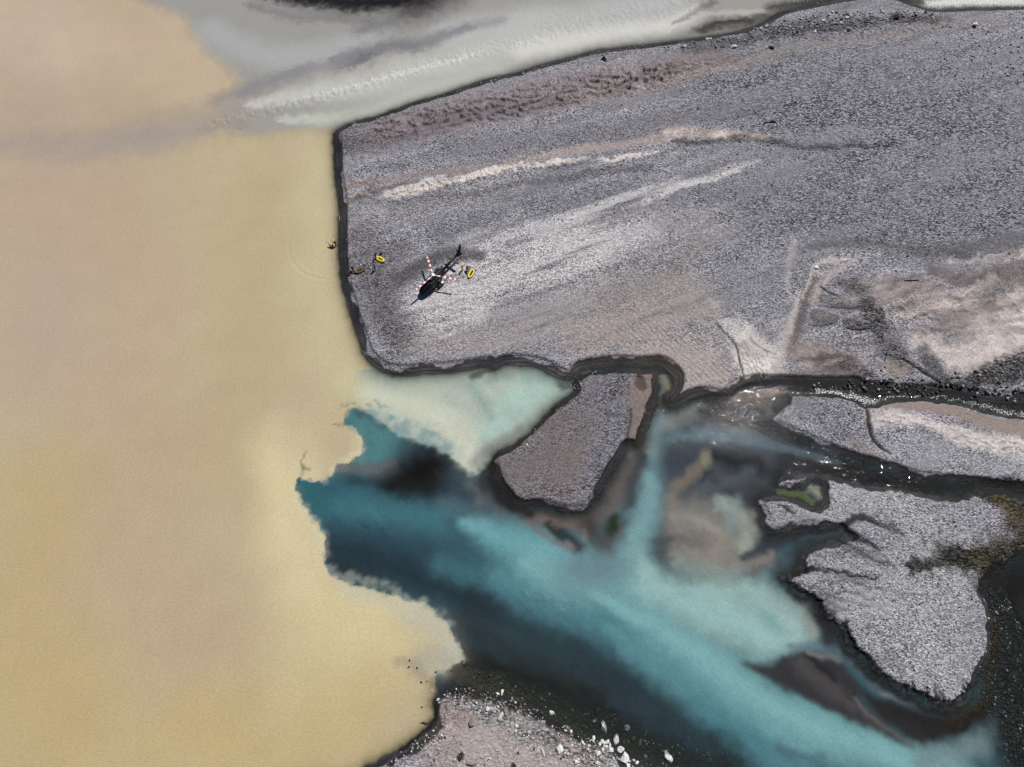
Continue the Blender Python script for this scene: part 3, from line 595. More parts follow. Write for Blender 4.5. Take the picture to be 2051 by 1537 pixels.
# dark stripe and lower stream
bpaint([(925,1255),(1000,1300),(1100,1345),(1220,1400),(1340,1450)], [30,36,40,42,36], (46,55,61), 0.92, 1.3, 0.4, 0.8, sig=0.9)
bpaint([(940,1195),(1050,1255),(1160,1310),(1260,1365),(1370,1415)], [14,20,22,24,16], (42,50,58), 0.7, 1.7, 0.4, 0.8)
bpaint([(1220,1260),(1300,1310),(1400,1375),(1500,1440),(1600,1510)], [10,24,32,34,40], (90,146,155), 0.9, 1.5, 0.3, 0.6)
bpaint([(1180,1185),(1300,1245),(1420,1325),(1530,1400),(1640,1462),(1760,1510),(1900,1550)], [6,18,24,28,34,34,34], (124,180,184), 0.95, 1.5, 0.3, 0.6)
bpaint([(1400,1420),(1500,1500),(1560,1550)], [24,30,30], (72,128,142), 0.6, 1.0, 0.3, 0.6)
bpaint([(1560,1500),(1640,1530)], [10,14], (64,92,104), 0.6, 1.0, 0.5)
bpaint([(920,1300),(960,1340),(1060,1365),(1180,1410)], [18,24,24,24], (44,50,50), 0.9, 1.0, 0.4, sig=0.75)
bpaint([(925,1320),(1000,1350),(1120,1395),(1230,1440)], [20,26,28,28], (44,48,46), 0.8, 1.2, 0.6, sig=0.6)
bpaint([(930,1350),(1040,1392),(1130,1430),(1230,1470),(1330,1512),(1450,1550)], [22,30,34,40,44,50], (40,46,46), 0.9, 1.0, 0.5, sig=0.55)
bpaint([(1240,1410),(1340,1450),(1420,1500)], [20,26,26], (50,68,78), 0.7, 1.0, 0.4, sig=0.9)
bpaint([(872,1362),(890,1352),(915,1362),(940,1372)], [10,14,14,10], (78,72,66), 0.9, 1.2, 0.5, sig=1.4)
wpaint([(868,1372),(880,1358),(900,1345)], [8,9,8], (118,112,104), 0.6, 1.5, 0.6)
# submerged dark sand spit
warea([(1485,1328),(1540,1330),(1575,1312),(1610,1302),(1650,1308),(1690,1340),(1720,1370),(1724,1400),(1740,1425),(1800,1475),(1830,1500),(1760,1470),(1680,1435),(1600,1392),(1540,1360)], (55,53,57), 0.97, 0.8, 0.3, 0.3, sig=1.4)
bpaint([(1600,1330),(1660,1375),(1710,1415),(1770,1460)], [12,14,10,8], (84,80,81), 0.7, 1.5, 0.6, sig=1.4)
bpaint([(1612,1312),(1640,1335),(1672,1358)], [3,6,5], (36,34,36), 0.85, 1.1, 0.4)
bpaint([(1680,1330),(1700,1355),(1716,1375)], [3,4,4], (60,58,60), 0.8, 0.8, 0.3)
bpaint([(1685,1385),(1700,1395)], [5,6], (62,58,58), 0.7, 0.8, 0.4)
bpaint([(1715,1400),(1735,1430),(1790,1470),(1830,1500)], [3,3,3,2], (132,124,120), 0.6, 0.9, 0.3)
warea([(1722,1378),(1760,1395),(1830,1415),(1890,1430),(1950,1420),(1975,1395),(1990,1420),(1960,1460),(1900,1485),(1850,1498),(1800,1475),(1745,1425)], (44,40,38), 0.95, 1.2, 0.3, 0.3, sig=1.2)
bpaint([(1820,1410),(1880,1432),(1930,1432)], [7,8,8], (78,88,96), 0.6, 1.0, 0.4)
bpaint([(1580,1296),(1650,1298),(1700,1320),(1745,1365),(1790,1395),(1850,1415)], [6,9,9,9,8,5], (104,128,140), 0.85, 1.0, 0.3)
bpaint([(1615,1308),(1640,1314),(1680,1322)], [3,5,5], (138,140,138), 0.6, 1.0, 0.3)
bpaint([(1770,1388),(1790,1394)], [5,5], (150,168,176), 0.6, 1.0, 0.3)
bpaint([(1640,1210),(1650,1250),(1660,1285)], [14,16,14], (58,54,58), 0.9, 0.9, 0.3, sig=1.2)
bpaint([(1625,1200),(1622,1235),(1632,1262)], [3,3,3], (138,130,128), 0.6, 0.9, 0.3)
bpaint([(1850,1530),(1940,1500),(2000,1460)], [20,20,16], (118,140,146), 0.8, 1.0, 0.5, sig=1.2)
bpaint([(1990,1170),(2060,1180)], [20,50], (44,42,40), 0.97, 1.0, 0.5, sig=0.6)
bpaint([(1975,1200),(2010,1230),(2030,1330),(2020,1420),(2060,1500)], [12,40,44,40,50], (50,50,50), 0.9, 0.9, 0.6, sig=0.6)
bpaint([(1900,1450),(1960,1420),(1990,1370)], [10,12,8], (58,46,32), 0.7, 1.0, 0.4, sig=0.8)
bpaint([(1520,1000),(1527,1035),(1530,1066),(1570,1070),(1660,1062)], [10,10,10,8,6], (52,52,56), 0.9, 1.3, 0.3)
bpaint([(1604,1110),(1590,1145),(1568,1165),(1590,1190),(1630,1215),(1650,1245),(1684,1270),(1700,1305),(1740,1345),(1800,1388),(1870,1424),(1930,1425)], [8,10,10,10,12,12,12,10,8,7,7,8], (50,48,51), 0.92, 1.2, 0.4, sig=1.2)
bpaint([(1970,1330),(1990,1270),(1985,1215),(1990,1150)], [12,12,12,16], (46,41,34), 0.95, 1.5, 0.5, sig=0.8)
# the upper pools
warea([(1330,850),(1345,818),(1400,794),(1470,770),(1700,770),(2300,780),(2300,860),(1740,812),(1560,800),(1545,840),(1700,920),(1900,962),(1990,975),(1900,1000),(1700,970),(1600,945),(1530,1000),(1525,1040),(1440,985),(1400,900),(1340,960),(1310,960)], (52,54,58), 0.95, 1.6, 0.3, 0.3, sig=1.5)
warea([(1322,850),(1345,822),(1400,798),(1470,785),(1560,850),(1560,900),(1540,985),(1520,1010),(1528,1060),(1560,1090),(1545,1150),(1480,1165),(1330,1140),(1310,1060),(1318,960)], (74,79,85), 0.95, 1.8, 0.5, 0.6, sig=1.5)
bpaint([(1403,818),(1365,828),(1335,850)], [10,14,15], (138,146,144), 0.85, 1.6, 0.4, sig=1.8)
bpaint([(1400,835),(1360,850)], [5,6], (112,120,120), 0.6, 1.3, 0.4)
bpaint([(1470,800),(1520,794),(1560,790)], [12,13,8], (128,120,111), 0.85, 0.9, 0.3, sig=2)
bpaint([(1505,802),(1530,818),(1545,834)], [8,10,6], (112,104,95), 0.85, 0.9, 0.3, sig=2)
bpaint([(1440,797),(1480,800)], [5,5], (140,142,138), 0.6, 1.2, 0.3)
bpaint([(1408,824),(1440,826),(1490,838),(1545,862)], [9,16,18,14], (43,44,46), 0.95, 1.0, 0.3)
bpaint([(1560,890),(1650,925),(1750,955),(1880,985)], [18,24,22,14], (46,44,43), 0.95, 1.0, 0.3)
bpaint([(1318,890),(1360,876),(1420,873),(1500,882),(1600,905),(1680,930)], [9,10,11,10,7,3], (88,108,120), 0.8, 2.0, 0.4)
bpaint([(1340,880),(1400,872),(1450,876)], [4,6,4], (104,130,141), 0.5, 2.2, 0.4)
bpaint([(1316,940),(1345,932),(1385,918),(1410,905)], [12,15,12,8], (58,70,82), 0.92, 1.2, 0.35)
bpaint([(1432,912),(1465,926),(1515,936)], [9,18,18], (41,41,43), 0.95, 1.0, 0.35)
bpaint([(1432,965),(1460,985),(1440,1000)], [9,11,9], (56,63,71), 0.85, 1.2, 0.4)
bpaint([(1508,940),(1458,962),(1405,984)], [6,7,5], (80,91,100), 0.7, 2.0, 0.5)
bpaint([(1415,911),(1404,936),(1370,966),(1345,988),(1338,1014)], [8,10,9,9,8], (126,118,104), 0.8, 1.2, 0.45, sig=2.6)
bpaint([(1416,914),(1410,930)], [4,5], (138,136,112), 0.5, 1.2, 0.5)
bpaint([(1400,940),(1380,958),(1362,972)], [3,3,3], (118,98,84), 0.6, 1.2, 0.6)
bpaint([(1428,940),(1418,955),(1402,968)], [3,4,2], (52,52,52), 0.7, 1.0, 0.4)
bpaint([(1338,1012),(1346,1035),(1356,1042)], [7,8,6], (116,106,98), 0.7, 1.1, 0.4)
bpaint([(1350,1040),(1400,1045),(1450,1075),(1430,1110),(1370,1105)], [24,34,34,28,22], (137,133,125), 0.95, 1.2, 0.6, 0.6, sig=2.2)
bpaint([(1380,1075),(1420,1090)], [10,12], (124,115,105), 0.5, 1.5, 0.8, 0.6)
bpaint([(1400,1050),(1440,1060)], [9,10], (148,146,137), 0.5, 1.5, 0.8, 0.6)
bpaint([(1450,1010),(1482,1030),(1502,1062),(1490,1095)], [11,16,14,12], (156,164,154), 0.85, 1.4, 0.5, sig=2.2)
bpaint([(1476,1000),(1466,1025),(1464,1055)], [6,8,6], (122,150,155), 0.55, 2.0, 0.5)
bpaint([(1440,1000),(1432,1020)], [8,7], (140,160,158), 0.6, 1.4, 0.5)
bpaint([(1505,1020),(1512,1050)], [3,3], (172,168,156), 0.5, 1.3, 0.5)
bpaint([(1400,1122),(1460,1132),(1520,1128)], [11,13,11], (140,135,128), 0.75, 1.5, 0.8, 0.5)
bpaint([(1360,1130),(1420,1150),(1480,1155)], [14,14,14], (138,162,156), 0.6, 1.5, 0.6)
bpaint([(1690,1064),(1640,1070),(1590,1076),(1540,1090),(1492,1120)], [6,9,12,11,7], (64,69,77), 0.95, 1.0, 0.35)
bpaint([(1690,1066),(1640,1071),(1600,1078)], [3,4,3], (92,106,118), 0.6, 1.3, 0.3)
bpaint([(1545,1112),(1532,1134)], [8,8], (146,138,131), 0.7, 1.2, 0.6)
bpaint([(1595,1108),(1568,1130),(1545,1158)], [10,13,11], (82,98,110), 0.85, 1.2, 0.3)
bpaint([(1560,1180),(1540,1160)], [10,10], (116,156,162), 0.7, 1.3, 0.3)
bpaint([(1530,985),(1510,1000)], [10,8], (60,63,67), 0.8, 1.1, 0.3)
bpaint([(1318,834),(1308,872),(1303,928),(1306,981),(1294,1041),(1268,1086),(1222,1122),(1165,1140)], [10,12,13,14,16,20,26,32], (104,138,146), 0.85, 1.9, 0.3)
bpaint([(1320,836),(1310,868),(1304,905)], [8,9,7], (142,160,163), 0.7, 1.8, 0.3)
bpaint([(1305,960),(1302,1020),(1288,1060),(1262,1095)], [7,9,13,16], (122,172,176), 0.6, 2.2, 0.3)
wpaint([(2000,1185),(2060,1170),(2140,1200)], [26,50,70], (42,40,37), 0.97, 1.2, 0.6, sig=0.6)
wpaint([(2010,1230),(2080,1330),(2070,1450),(2090,1560)], [36,60,60,70], (46,46,45), 0.95, 1.0, 0.6, sig=0.6)
wpaint([(1990,1150),(1990,1200)], [12,12], (42,38,30), 0.95, 1.2, 0.6, sig=0.6)
wpaint([(1880,990),(1960,980),(2060,985)], [10,12,14], (44,42,40), 0.95, 1.2, 0.4, sig=0.8)
wpaint([(1318,742),(1345,752),(1347,780),(1328,812)], [12,14,12,12], (74,68,63), 0.95, 1.2, 0.3, sig=1.4)
wpaint([(1240,905),(1228,938),(1200,990),(1175,1025),(1120,1035),(1050,1022),(1005,985),(982,935)], [8,9,9,9,8,8,8,9], (60,55,57), 0.85, 1.3, 0.4, sig=1.2)
# brown shallows round the island
bpaint([(1290,900),(1262,940),(1235,990),(1200,1035),(1150,1050)], [12,20,22,20,16], (108,100,96), 0.95, 0.9, 0.4, sig=1.6)
bpaint([(1290,920),(1272,960),(1262,1010)], [9,13,12], (66,70,76), 0.9, 1.0, 0.3)
bpaint([(1060,1035),(1100,1045),(1150,1050)], [14,15,14], (118,106,102), 0.9, 0.9, 0.4, sig=1.6)
bpaint([(1180,1060),(1210,1085),(1240,1060)], [20,24,20], (72,66,66), 0.9, 1.0, 0.4, sig=1.3)
bpaint([(1100,1055),(1130,1075),(1160,1100)], [8,13,12], (48,42,45), 0.9, 0.9, 0.5, sig=1.0)
bpaint([(1060,1050),(1100,1080),(1150,1100)], [5,6,5], (126,114,112), 0.7, 1.0, 0.5)
bpaint([(1165,1060),(1172,1072),(1165,1082)], [3,4,3], (130,116,112), 0.7, 0.9, 0.4)
bpaint([(1226,1062),(1232,1040)], [13,9], (34,52,30), 0.9, 0.9, 0.4, sig=1.2)
bpaint([(985,935),(990,970),(1015,1010),(1060,1030)], [6,9,11,9], (48,45,49), 0.9, 0.9, 0.4, sig=1.1)
bpaint([(960,945),(975,975)], [9,12], (56,54,58), 0.8, 0.9, 0.6, curd=0.4)
bpaint([(1150,762),(1165,758)], [10,8], (56,50,42), 0.7, 1.0, 0.4, sig=0.5)
bpaint([(1322,755),(1334,772),(1324,790)], [7,9,6], (142,134,120), 0.9, 0.8, 0.2, sig=3)
bpaint([(1290,885),(1268,905),(1258,915)], [6,7,5], (134,122,112), 0.7, 0.9, 0.4, sig=2)
bpaint([(1330,795),(1322,810),(1335,815)], [7,8,6], (106,96,90), 0.8, 0.9, 0.3, sig=1.6)
bpaint([(1560,988),(1600,996),(1630,1010)], [5,6,5], (104,106,64), 0.85, 0.9, 0.3, sig=1.5)
bpaint([(1610,982),(1630,975),(1640,992)], [6,8,7], (160,158,142), 0.85, 0.9, 0.3, sig=2)
# wisps where the two waters meet
for pts, w in [([(655,1140),(690,1157),(750,1174),(800,1189)], [6,10,9,6]), ([(812,1203),(850,1210),(880,1235),(900,1262)], [6,7,7,6]), ([(900,1262),(915,1295),(928,1320)], [8,10,8]), ([(905,1310),(890,1335),(870,1355)], [14,12,8]), ([(700,855),(722,880),(726,900)], [3,4,4]), ([(610,962),(650,962),(672,945)], [2,3,3]), ([(598,985),(620,1030),(648,1065),(652,1110)], [3,4,4,4])]:
    wpaint(pts, [q * 0.9 for q in w], (180,190,182), 0.4, 1.6, 0.8, 0.0, curd=1.6)
def ypaint(pts, w, col, op, soft=1.6, warp=0.6):
    s, m = stroke(pts, w, soft, warp, 0.3, 0.0); wput(s, m * op * (1 - 0.85 * BLUEM[s]), col, None)
ypaint([(820,1225),(870,1250),(895,1290),(915,1325)], [14,24,26,20], (192,190,172), 0.75)
ypaint([(690,1178),(760,1200),(820,1215)], [10,12,12], (200,198,176), 0.6)
ypaint([(720,870),(724,900),(700,925),(670,945)], [8,9,8,8], (214,206,170), 0.6)
ypaint([(590,975),(612,1025),(640,1065),(648,1110)], [6,7,7,6], (210,204,172), 0.6)
wpaint([(840,1330),(870,1320),(900,1320)], [20,20,14], (168,168,156), 0.6, 1.0, 0.5, 0.4, sig=1.6)
wpaint([(800,1330),(830,1340),(850,1360)], [8,14,10], (150,142,130), 0.45, 1.0, 0.6, 0.4, sig=1.4)
wpaint([(610,905),(602,925),(606,940),(612,935)], [2,2,3,2], (110,112,90), 0.8, 0.9, 0.5, 0.0, curd=0.6)
wpaint([(670,855),(684,850),(690,845)], [2,3,2], (120,122,96), 0.8, 0.9, 0.6, 0.0, curd=0.9)
wpaint([(598,955),(606,940),(622,938)], [4,5,3], (112,128,116), 0.6, 0.9, 0.6, 0.0, curd=0.6)
wpaint([(690,810),(740,806),(770,818)], [3,5,5], (130,140,126), 0.55, 0.9, 1.0, 0.0, curd=1.2)
def boxblur(a, ry, rx):
    for ax, r in ((0, ry), (1, rx)):
        c = np.cumsum(np.pad(a, [(r + 1, r) if k == ax else (0, 0) for k in range(a.ndim)], mode='edge'), axis=ax)
        n = a.shape[ax]
        a = (np.take(c, range(2 * r + 1, 2 * r + 1 + n), ax) - np.take(c, range(0, n), ax)) / (2 * r + 1)
    return a
_p = P([(590, 1540), (2060, 740)]); _b = sub(_p, 1.0)
_w = (BLUEM[_b] > 0.93).astype(float)[..., None]
_c = WC[_b] * _w; _n = _w
for _ in range(2): _c = boxblur(_c, 1, 1); _n = boxblur(_n, 1, 1)
_k = 0.7 * _w * sstep(0.25, 0.9, _n)
WC[_b] = WC[_b] * (1 - _k) + _k * _c / np.maximum(_n, 1e-3)
_u = X * 0.80 - Y * 0.60; _v = X * 0.60 + Y * 0.80
COMB = fbm(_u / 7.0 + 1.5 * W2X, _v + 2.0 * W2Y, 2.6, 4, 71)
WC *= (1 + 0.11 * COMB * BLUEM + 0.10 * W4X * BLUEM + 0.05 * W3X * BLUEM + 0.06 * fbm(_u / 3.0, _v, 0.8, 3, 77) * BLUEM)[..., None]
_yel = 1 - BLUEM
_yel = _yel * sstep(0.15, 0.32, WC[..., 0] - WC[..., 2])
WC *= 1 + _yel[..., None] * np.array([0.02, 0.06, 0.15])
_l = (WC * np.array([0.3, 0.55, 0.15])).sum(-1, keepdims=True)
WC += (_l - WC) * (0.11 * BLUEM)[..., None]
WC *= (1 + 0.05 * fbm(X, Y, 6.0, 4, 61) + 0.03 * fbm(X, Y, 1.0, 2, 62))[..., None]
# dark wet rim: thin water over the dark bank reads by its depth alone
def chop(pts, w, v, soft=0.9, warp=0.4):
    s, m = stroke(pts, w, soft, warp, 0.3, 0.0)
    CHOP[s] = CHOP[s] + (v - CHOP[s]) * m
def foam(pts, w, v, soft=0.9, warp=0.5):
    s, m = stroke(pts, w, soft, warp, 0.2, 0.0)
    FOAM_GLINT[s] = np.maximum(FOAM_GLINT[s], m * v)
chop([(350,262),(600,200),(900,100),(1400,10),(2100,0)], [30,60,90,100,60], 0.45)
chop([(430,245),(560,215),(700,178),(850,135),(1000,95),(1100,75)], [10,14,17,17,17,14], 1.0)
chop([(1100,60),(1250,30),(1400,0)], [34,40,40], 0.8)
chop([(1340,860),(1420,830),(1500,810),(1600,860),(1750,930),(1900,980)], [40,50,50,50,40,30], 0.5)
chop([(1480,800),(1560,790)], [16,12], 0.5)
chop([(1630,784),(1700,795),(1800,794),(1950,812),(2051,832)], [5,10,6,8,10], 0.6)
chop([(1620,885),(1680,920),(1750,945),(1830,965)], [18,26,26,14], 1.2)
chop([(1580,940),(1640,945),(1700,960)], [12,12,10], 1.0)
chop([(730,1055),(800,1070)], [16,16], 0.75)
chop([(1050,1190),(1150,1210)], [16,16], 0.75)
chop([(2010,1230),(2030,1330),(2020,1450)], [30,40,50], 0.7)
foam([(1640,784),(1690,790),(1725,800),(1750,808)], [7,11,13,8], 0.62)
foam([(1750,805),(1800,793),(1880,795),(1950,810),(2000,822),(2060,832)], [8,5,5,7,10,12], 0.55)
foam([(1860,8),(1930,4),(2051,2)], [16,18,22], 0.7)
foam([(1640,8),(1760,4)], [5,6], 0.4)
foam([(600,200),(700,175),(800,148),(900,122),(960,108)], [5,8,10,10,6], 0.5)
foam([(1050,90),(1150,60),(1250,45),(1330,20)], [16,26,30,24], 0.30)  # white flecks painted for the sun glitter on the upper river
foam([(380,255),(440,243),(520,222)], [6,6,6], 0.25)
foam([(1480,805),(1520,795),(1560,790)], [8,9,5], 0.22)

foam([(672,268),(684,257),(700,249),(716,243)], [1.0,1.5,1.8,1.2], 1.0, 0.6, 0.1)
foam([(1576,788),(1620,788),(1680,791)], [1,1,1], 0.8, 0.6, 0.1)
foam([(1330,70),(1350,52),(1365,44)], [2,4,3], 0.5)
CHOP = np.clip(CHOP, 0, 1.2)
# deep enough to hide the bed only where the water is cloudy
DEPTH = np.clip(-HT, 0, 3)
OPAC = 1 - np.exp(-SIG * DEPTH * 1.0)
WAVE = 0.26 * CHOP * (fbm(AL * 1.0, AC * 0.6, 1.5, 3, 50) + 0.6 * fbm(X, Y, 0.9, 2, 55)) * sstep(0.3, 0.9, CHOP)

_c = P([(668, 486)])[0]; _rr = np.hypot(X - _c[0], Y - _c[1])
_az = np.arctan2(Y - _c[1], X - _c[0])
WAVE += 0.035 * np.sin(_rr * 2 * np.pi / 1.5) * (np.exp(-((_rr - 10.0) / 1.3) ** 2) + .5 * np.exp(-((_rr - 5.5) / 1.2) ** 2)) * np.clip(np.cos(_az - R(228)), 0, 1)
# ------------------------------------------------------------------ mesh helpers
def mat(name, col, rough=0.6, metal=0.0, spec=0.5, bump=0.0, bscale=20.0, vary=0.0):
    m = bpy.data.materials.new(name); m.use_nodes = True
    nt = m.node_tree; b = nt.nodes['Principled BSDF']
    b.inputs['Roughness'].default_value = rough; b.inputs['Metallic'].default_value = metal
    b.inputs['Specular IOR Level'].default_value = spec
    b.inputs['Base Color'].default_value = (*col, 1)
    if vary or bump:
        tc = nt.nodes.new('ShaderNodeTexCoord'); n = nt.nodes.new('ShaderNodeTexNoise')
        n.inputs['Scale'].default_value = bscale; n.inputs['Detail'].default_value = 4
        nt.links.new(tc.outputs['Object'], n.inputs['Vector'])
        if vary:
            r = nt.nodes.new('ShaderNodeMapRange')
            r.inputs['From Min'].default_value = 0.3; r.inputs['From Max'].default_value = 0.7
            r.inputs['To Min'].default_value = 1 - vary; r.inputs['To Max'].default_value = 1 + vary
            nt.links.new(n.outputs['Fac'], r.inputs['Value'])
            mx = nt.nodes.new('ShaderNodeVectorMath'); mx.operation = 'SCALE'
            mx.inputs[0].default_value = col
            nt.links.new(r.outputs[0], mx.inputs['Scale']); nt.links.new(mx.outputs[0], b.inputs['Base Color'])
        if bump:
            bp = nt.nodes.new('ShaderNodeBump'); bp.inputs['Strength'].default_value = bump; bp.inputs['Distance'].default_value = 0.05
            nt.links.new(n.outputs['Fac'], bp.inputs['Height']); nt.links.new(bp.outputs[0], b.inputs['Normal'])
    return m
def tag(o, label=None, cat=None, group=None, kind=None):
    if label: o['label'] = label
    if cat: o['category'] = cat
    if group: o['group'] = group
    if kind: o['kind'] = kind
    return o
def grid_mesh(name, x, y, z, keep=None):
    ny, nx = x.shape
    idx = np.arange(ny * nx).reshape(ny, nx)
    q = np.stack([idx[:-1, :-1], idx[:-1, 1:], idx[1:, 1:], idx[1:, :-1]], -1).reshape(-1, 4)
    if keep is not None: q = q[keep[:-1, :-1].ravel() | keep[1:, 1:].ravel() | keep[:-1, 1:].ravel() | keep[1:, :-1].ravel()]
    co = np.stack([x, y, z], -1).reshape(-1, 3)
    used = None
    if keep is not None:
        used = np.unique(q); mp = np.full(ny * nx, -1); mp[used] = np.arange(len(used)); q = mp[q]; co = co[used]
    me = raw_mesh(name, co, q)
    return me, used
def raw_mesh(name, co, faces):
    me = bpy.data.meshes.new(name)
    k = faces.shape[1]
    me.vertices.add(len(co)); me.vertices.foreach_set('co', np.ascontiguousarray(co, np.float32).ravel())
    me.loops.add(faces.size); me.loops.foreach_set('vertex_index', np.ascontiguousarray(faces, np.int32).ravel())
    me.polygons.add(len(faces)); me.polygons.foreach_set('loop_start', np.arange(0, faces.size, k, dtype=np.int32))
    me.update(calc_edges=True); me.validate()
    return me
def vattr(me, name, arr, used=None, color=False):
    a = arr.reshape(-1, 3) if color else arr.ravel()
    if used is not None: a = a[used]
    if color:
        at = me.color_attributes.new(name, 'FLOAT_COLOR', 'POINT')
        at.data.foreach_set('color', np.concatenate([a, np.ones((len(a), 1))], 1).astype(np.float32).ravel())
    else:
        at = me.attributes.new(name, 'FLOAT', 'POINT'); at.data.foreach_set('value', a.astype(np.float32))
def node(nt, t, **kw):
    n = nt.nodes.new(t)
    for k, v in kw.items():
        if k in n.inputs.keys(): n.inputs[k].default_value = v
        else: setattr(n, k, v)
    return n
def math_n(nt, op, a, b=None):
    n = nt.nodes.new('ShaderNodeMath'); n.operation = op
    for i, v in enumerate((a, b)):
        if v is None: continue
        if isinstance(v, (int, float)): n.inputs[i].default_value = v
        else: nt.links.new(v, n.inputs[i])
    return n.outputs[0]

# ------------------------------------------------------------------ ground
gm = bpy.data.materials.new('gravel_and_sand'); gm.use_nodes = True
nt = gm.node_tree; b = nt.nodes['Principled BSDF']
tc = node(nt, 'ShaderNodeTexCoord')
acol = node(nt, 'ShaderNodeAttribute', attribute_name='tint'); agr = node(nt, 'ShaderNodeAttribute', attribute_name='stony')
aco = node(nt, 'ShaderNodeAttribute', attribute_name='coarse'); awet = node(nt, 'ShaderNodeAttribute', attribute_name='wet')
v1 = node(nt, 'ShaderNodeTexVoronoi', Scale=4.3); v2 = node(nt, 'ShaderNodeTexVoronoi', Scale=2.5)
n1 = node(nt, 'ShaderNodeTexNoise', Scale=3.2, Detail=5.0, Roughness=0.75); n2 = node(nt, 'ShaderNodeTexNoise', Scale=0.9, Detail=5.0)
gmp = node(nt, 'ShaderNodeMapping'); gmp.inputs['Rotation'].default_value = (0, 0, R(35)); gmp.inputs['Scale'].default_value = (0.8, 1.35, 1)
nt.links.new(tc.outputs['Object'], gmp.inputs['Vector'])
for n in (v1, v2, n1, n2): nt.links.new(gmp.outputs[0], n.inputs['Vector'])
sepa = node(nt, 'ShaderNodeSeparateColor'); sepb = node(nt, 'ShaderNodeSeparateColor')
nt.links.new(v1.outputs['Color'], sepa.inputs[0]); nt.links.new(v2.outputs['Color'], sepb.inputs[0])
def lerp(a, b_, f):
    return math_n(nt, 'ADD', a, math_n(nt, 'MULTIPLY', math_n(nt, 'SUBTRACT', b_, a), f))
cell = lerp(sepa.outputs[0], sepb.outputs[0], aco.outputs['Fac'])
cell = math_n(nt, 'POWER', cell, 1.6)
dist = lerp(v1.outputs['Distance'], math_n(nt, 'MULTIPLY', v2.outputs['Distance'], 1.3), aco.outputs['Fac'])
# stones: some pale, gaps dark
stone = math_n(nt, 'ADD', math_n(nt, 'MULTIPLY', cell, 1.25), math_n(nt, 'MULTIPLY', math_n(nt, 'SUBTRACT', n1.outputs['Fac'], 0.5), 1.6))
stone = math_n(nt, 'SUBTRACT', stone, 0.40)
gap = math_n(nt, 'MULTIPLY', math_n(nt, 'SUBTRACT', 0.42, dist), 0.9)
var = math_n(nt, 'MULTIPLY', math_n(nt, 'ADD', stone, gap), math_n(nt, 'MULTIPLY', agr.outputs['Fac'], 1.45))
var = math_n(nt, 'ADD', var, math_n(nt, 'MULTIPLY', math_n(nt, 'SUBTRACT', n2.outputs['Fac'], 0.5), 0.35))
var = math_n(nt, 'ADD', var, math_n(nt, 'MULTIPLY', math_n(nt, 'SUBTRACT', n1.outputs['Fac'], 0.5), 0.6))
var = math_n(nt, 'MAXIMUM', math_n(nt, 'ADD', var, 1.0), 0.12)
vm = node(nt, 'ShaderNodeVectorMath', operation='SCALE')
nt.links.new(acol.outputs['Color'], vm.inputs[0]); nt.links.new(var, vm.inputs['Scale'])
nt.links.new(vm.outputs[0], b.inputs['Base Color'])
rr = math_n(nt, 'SUBTRACT', 0.9, math_n(nt, 'MULTIPLY', awet.outputs['Fac'], 0.2)); nt.links.new(rr, b.inputs['Roughness'])
b.inputs['Specular IOR Level'].default_value = 0.18
bp = node(nt, 'ShaderNodeBump', Distance=0.4)
hgt = math_n(nt, 'ADD', math_n(nt, 'MULTIPLY', math_n(nt, 'SUBTRACT', 0.6, dist), agr.outputs['Fac']), math_n(nt, 'MULTIPLY', n1.outputs['Fac'], 0.45))
nt.links.new(hgt, bp.inputs['Height'])
nt.links.new(math_n(nt, 'ADD', math_n(nt, 'MULTIPLY', agr.outputs['Fac'], 0.55), 0.12), bp.inputs['Strength'])
nt.links.new(bp.outputs[0], b.inputs['Normal'])
me, _ = grid_mesh('ground', X, Y, HT)
vattr(me, 'tint', np.clip(GC / LUM, 0.006, 0.8), color=True)
vattr(me, 'stony', GRAIN); vattr(me, 'coarse', COARSE); vattr(me, 'wet', np.maximum(WET, BED))
me.materials.append(gm)
me.polygons.foreach_set('use_smooth', np.ones(len(me.polygons), bool))
go = bpy.data.objects.new('ground', me); C.objects.link(go); tag(go, kind='structure')

# ------------------------------------------------------------------ water
wm_ = bpy.data.materials.new('silty_water'); wm_.use_nodes = True
nt = wm_.node_tree; nt.nodes.remove(nt.nodes['Principled BSDF']); out = nt.nodes['Material Output']
tc = node(nt, 'ShaderNodeTexCoord')
acol = node(nt, 'ShaderNodeAttribute', attribute_name='silt'); aop = node(nt, 'ShaderNodeAttribute', attribute_name='cloud')
ach = node(nt, 'ShaderNodeAttribute', attribute_name='chop'); afo = node(nt, 'ShaderNodeAttribute', attribute_name='foam')
n1 = node(nt, 'ShaderNodeTexNoise', Scale=2.4, Detail=2.0, Roughness=0.5); n2 = node(nt, 'ShaderNodeTexNoise', Scale=5.0, Detail=3.0, Roughness=0.6)
n3 = node(nt, 'ShaderNodeTexNoise', Scale=3.4, Detail=5.0, Roughness=0.65)
mp = node(nt, 'ShaderNodeMapping'); mp.inputs['Scale'].default_value = (0.85, 1.3, 1); mp.inputs['Rotation'].default_value = (0, 0, R(-8))
nt.links.new(tc.outputs['Object'], mp.inputs['Vector'])
for n in (n1, n2, n3): nt.links.new(mp.outputs[0], n.inputs['Vector'])
foam_glint_f = node(nt, 'ShaderNodeMapRange'); 
fsum = math_n(nt, 'ADD', math_n(nt, 'MULTIPLY', n3.outputs['Fac'], 1.0), math_n(nt, 'MULTIPLY', afo.outputs['Fac'], 0.45))
nt.links.new(fsum, foam_glint_f.inputs['Value']); foam_glint_f.inputs['From Min'].default_value = 0.72; foam_glint_f.inputs['From Max'].default_value = 0.84
ff = math_n(nt, 'MULTIPLY', foam_glint_f.outputs[0], math_n(nt, 'MINIMUM', math_n(nt, 'MULTIPLY', afo.outputs['Fac'], 6.0), 1.0))
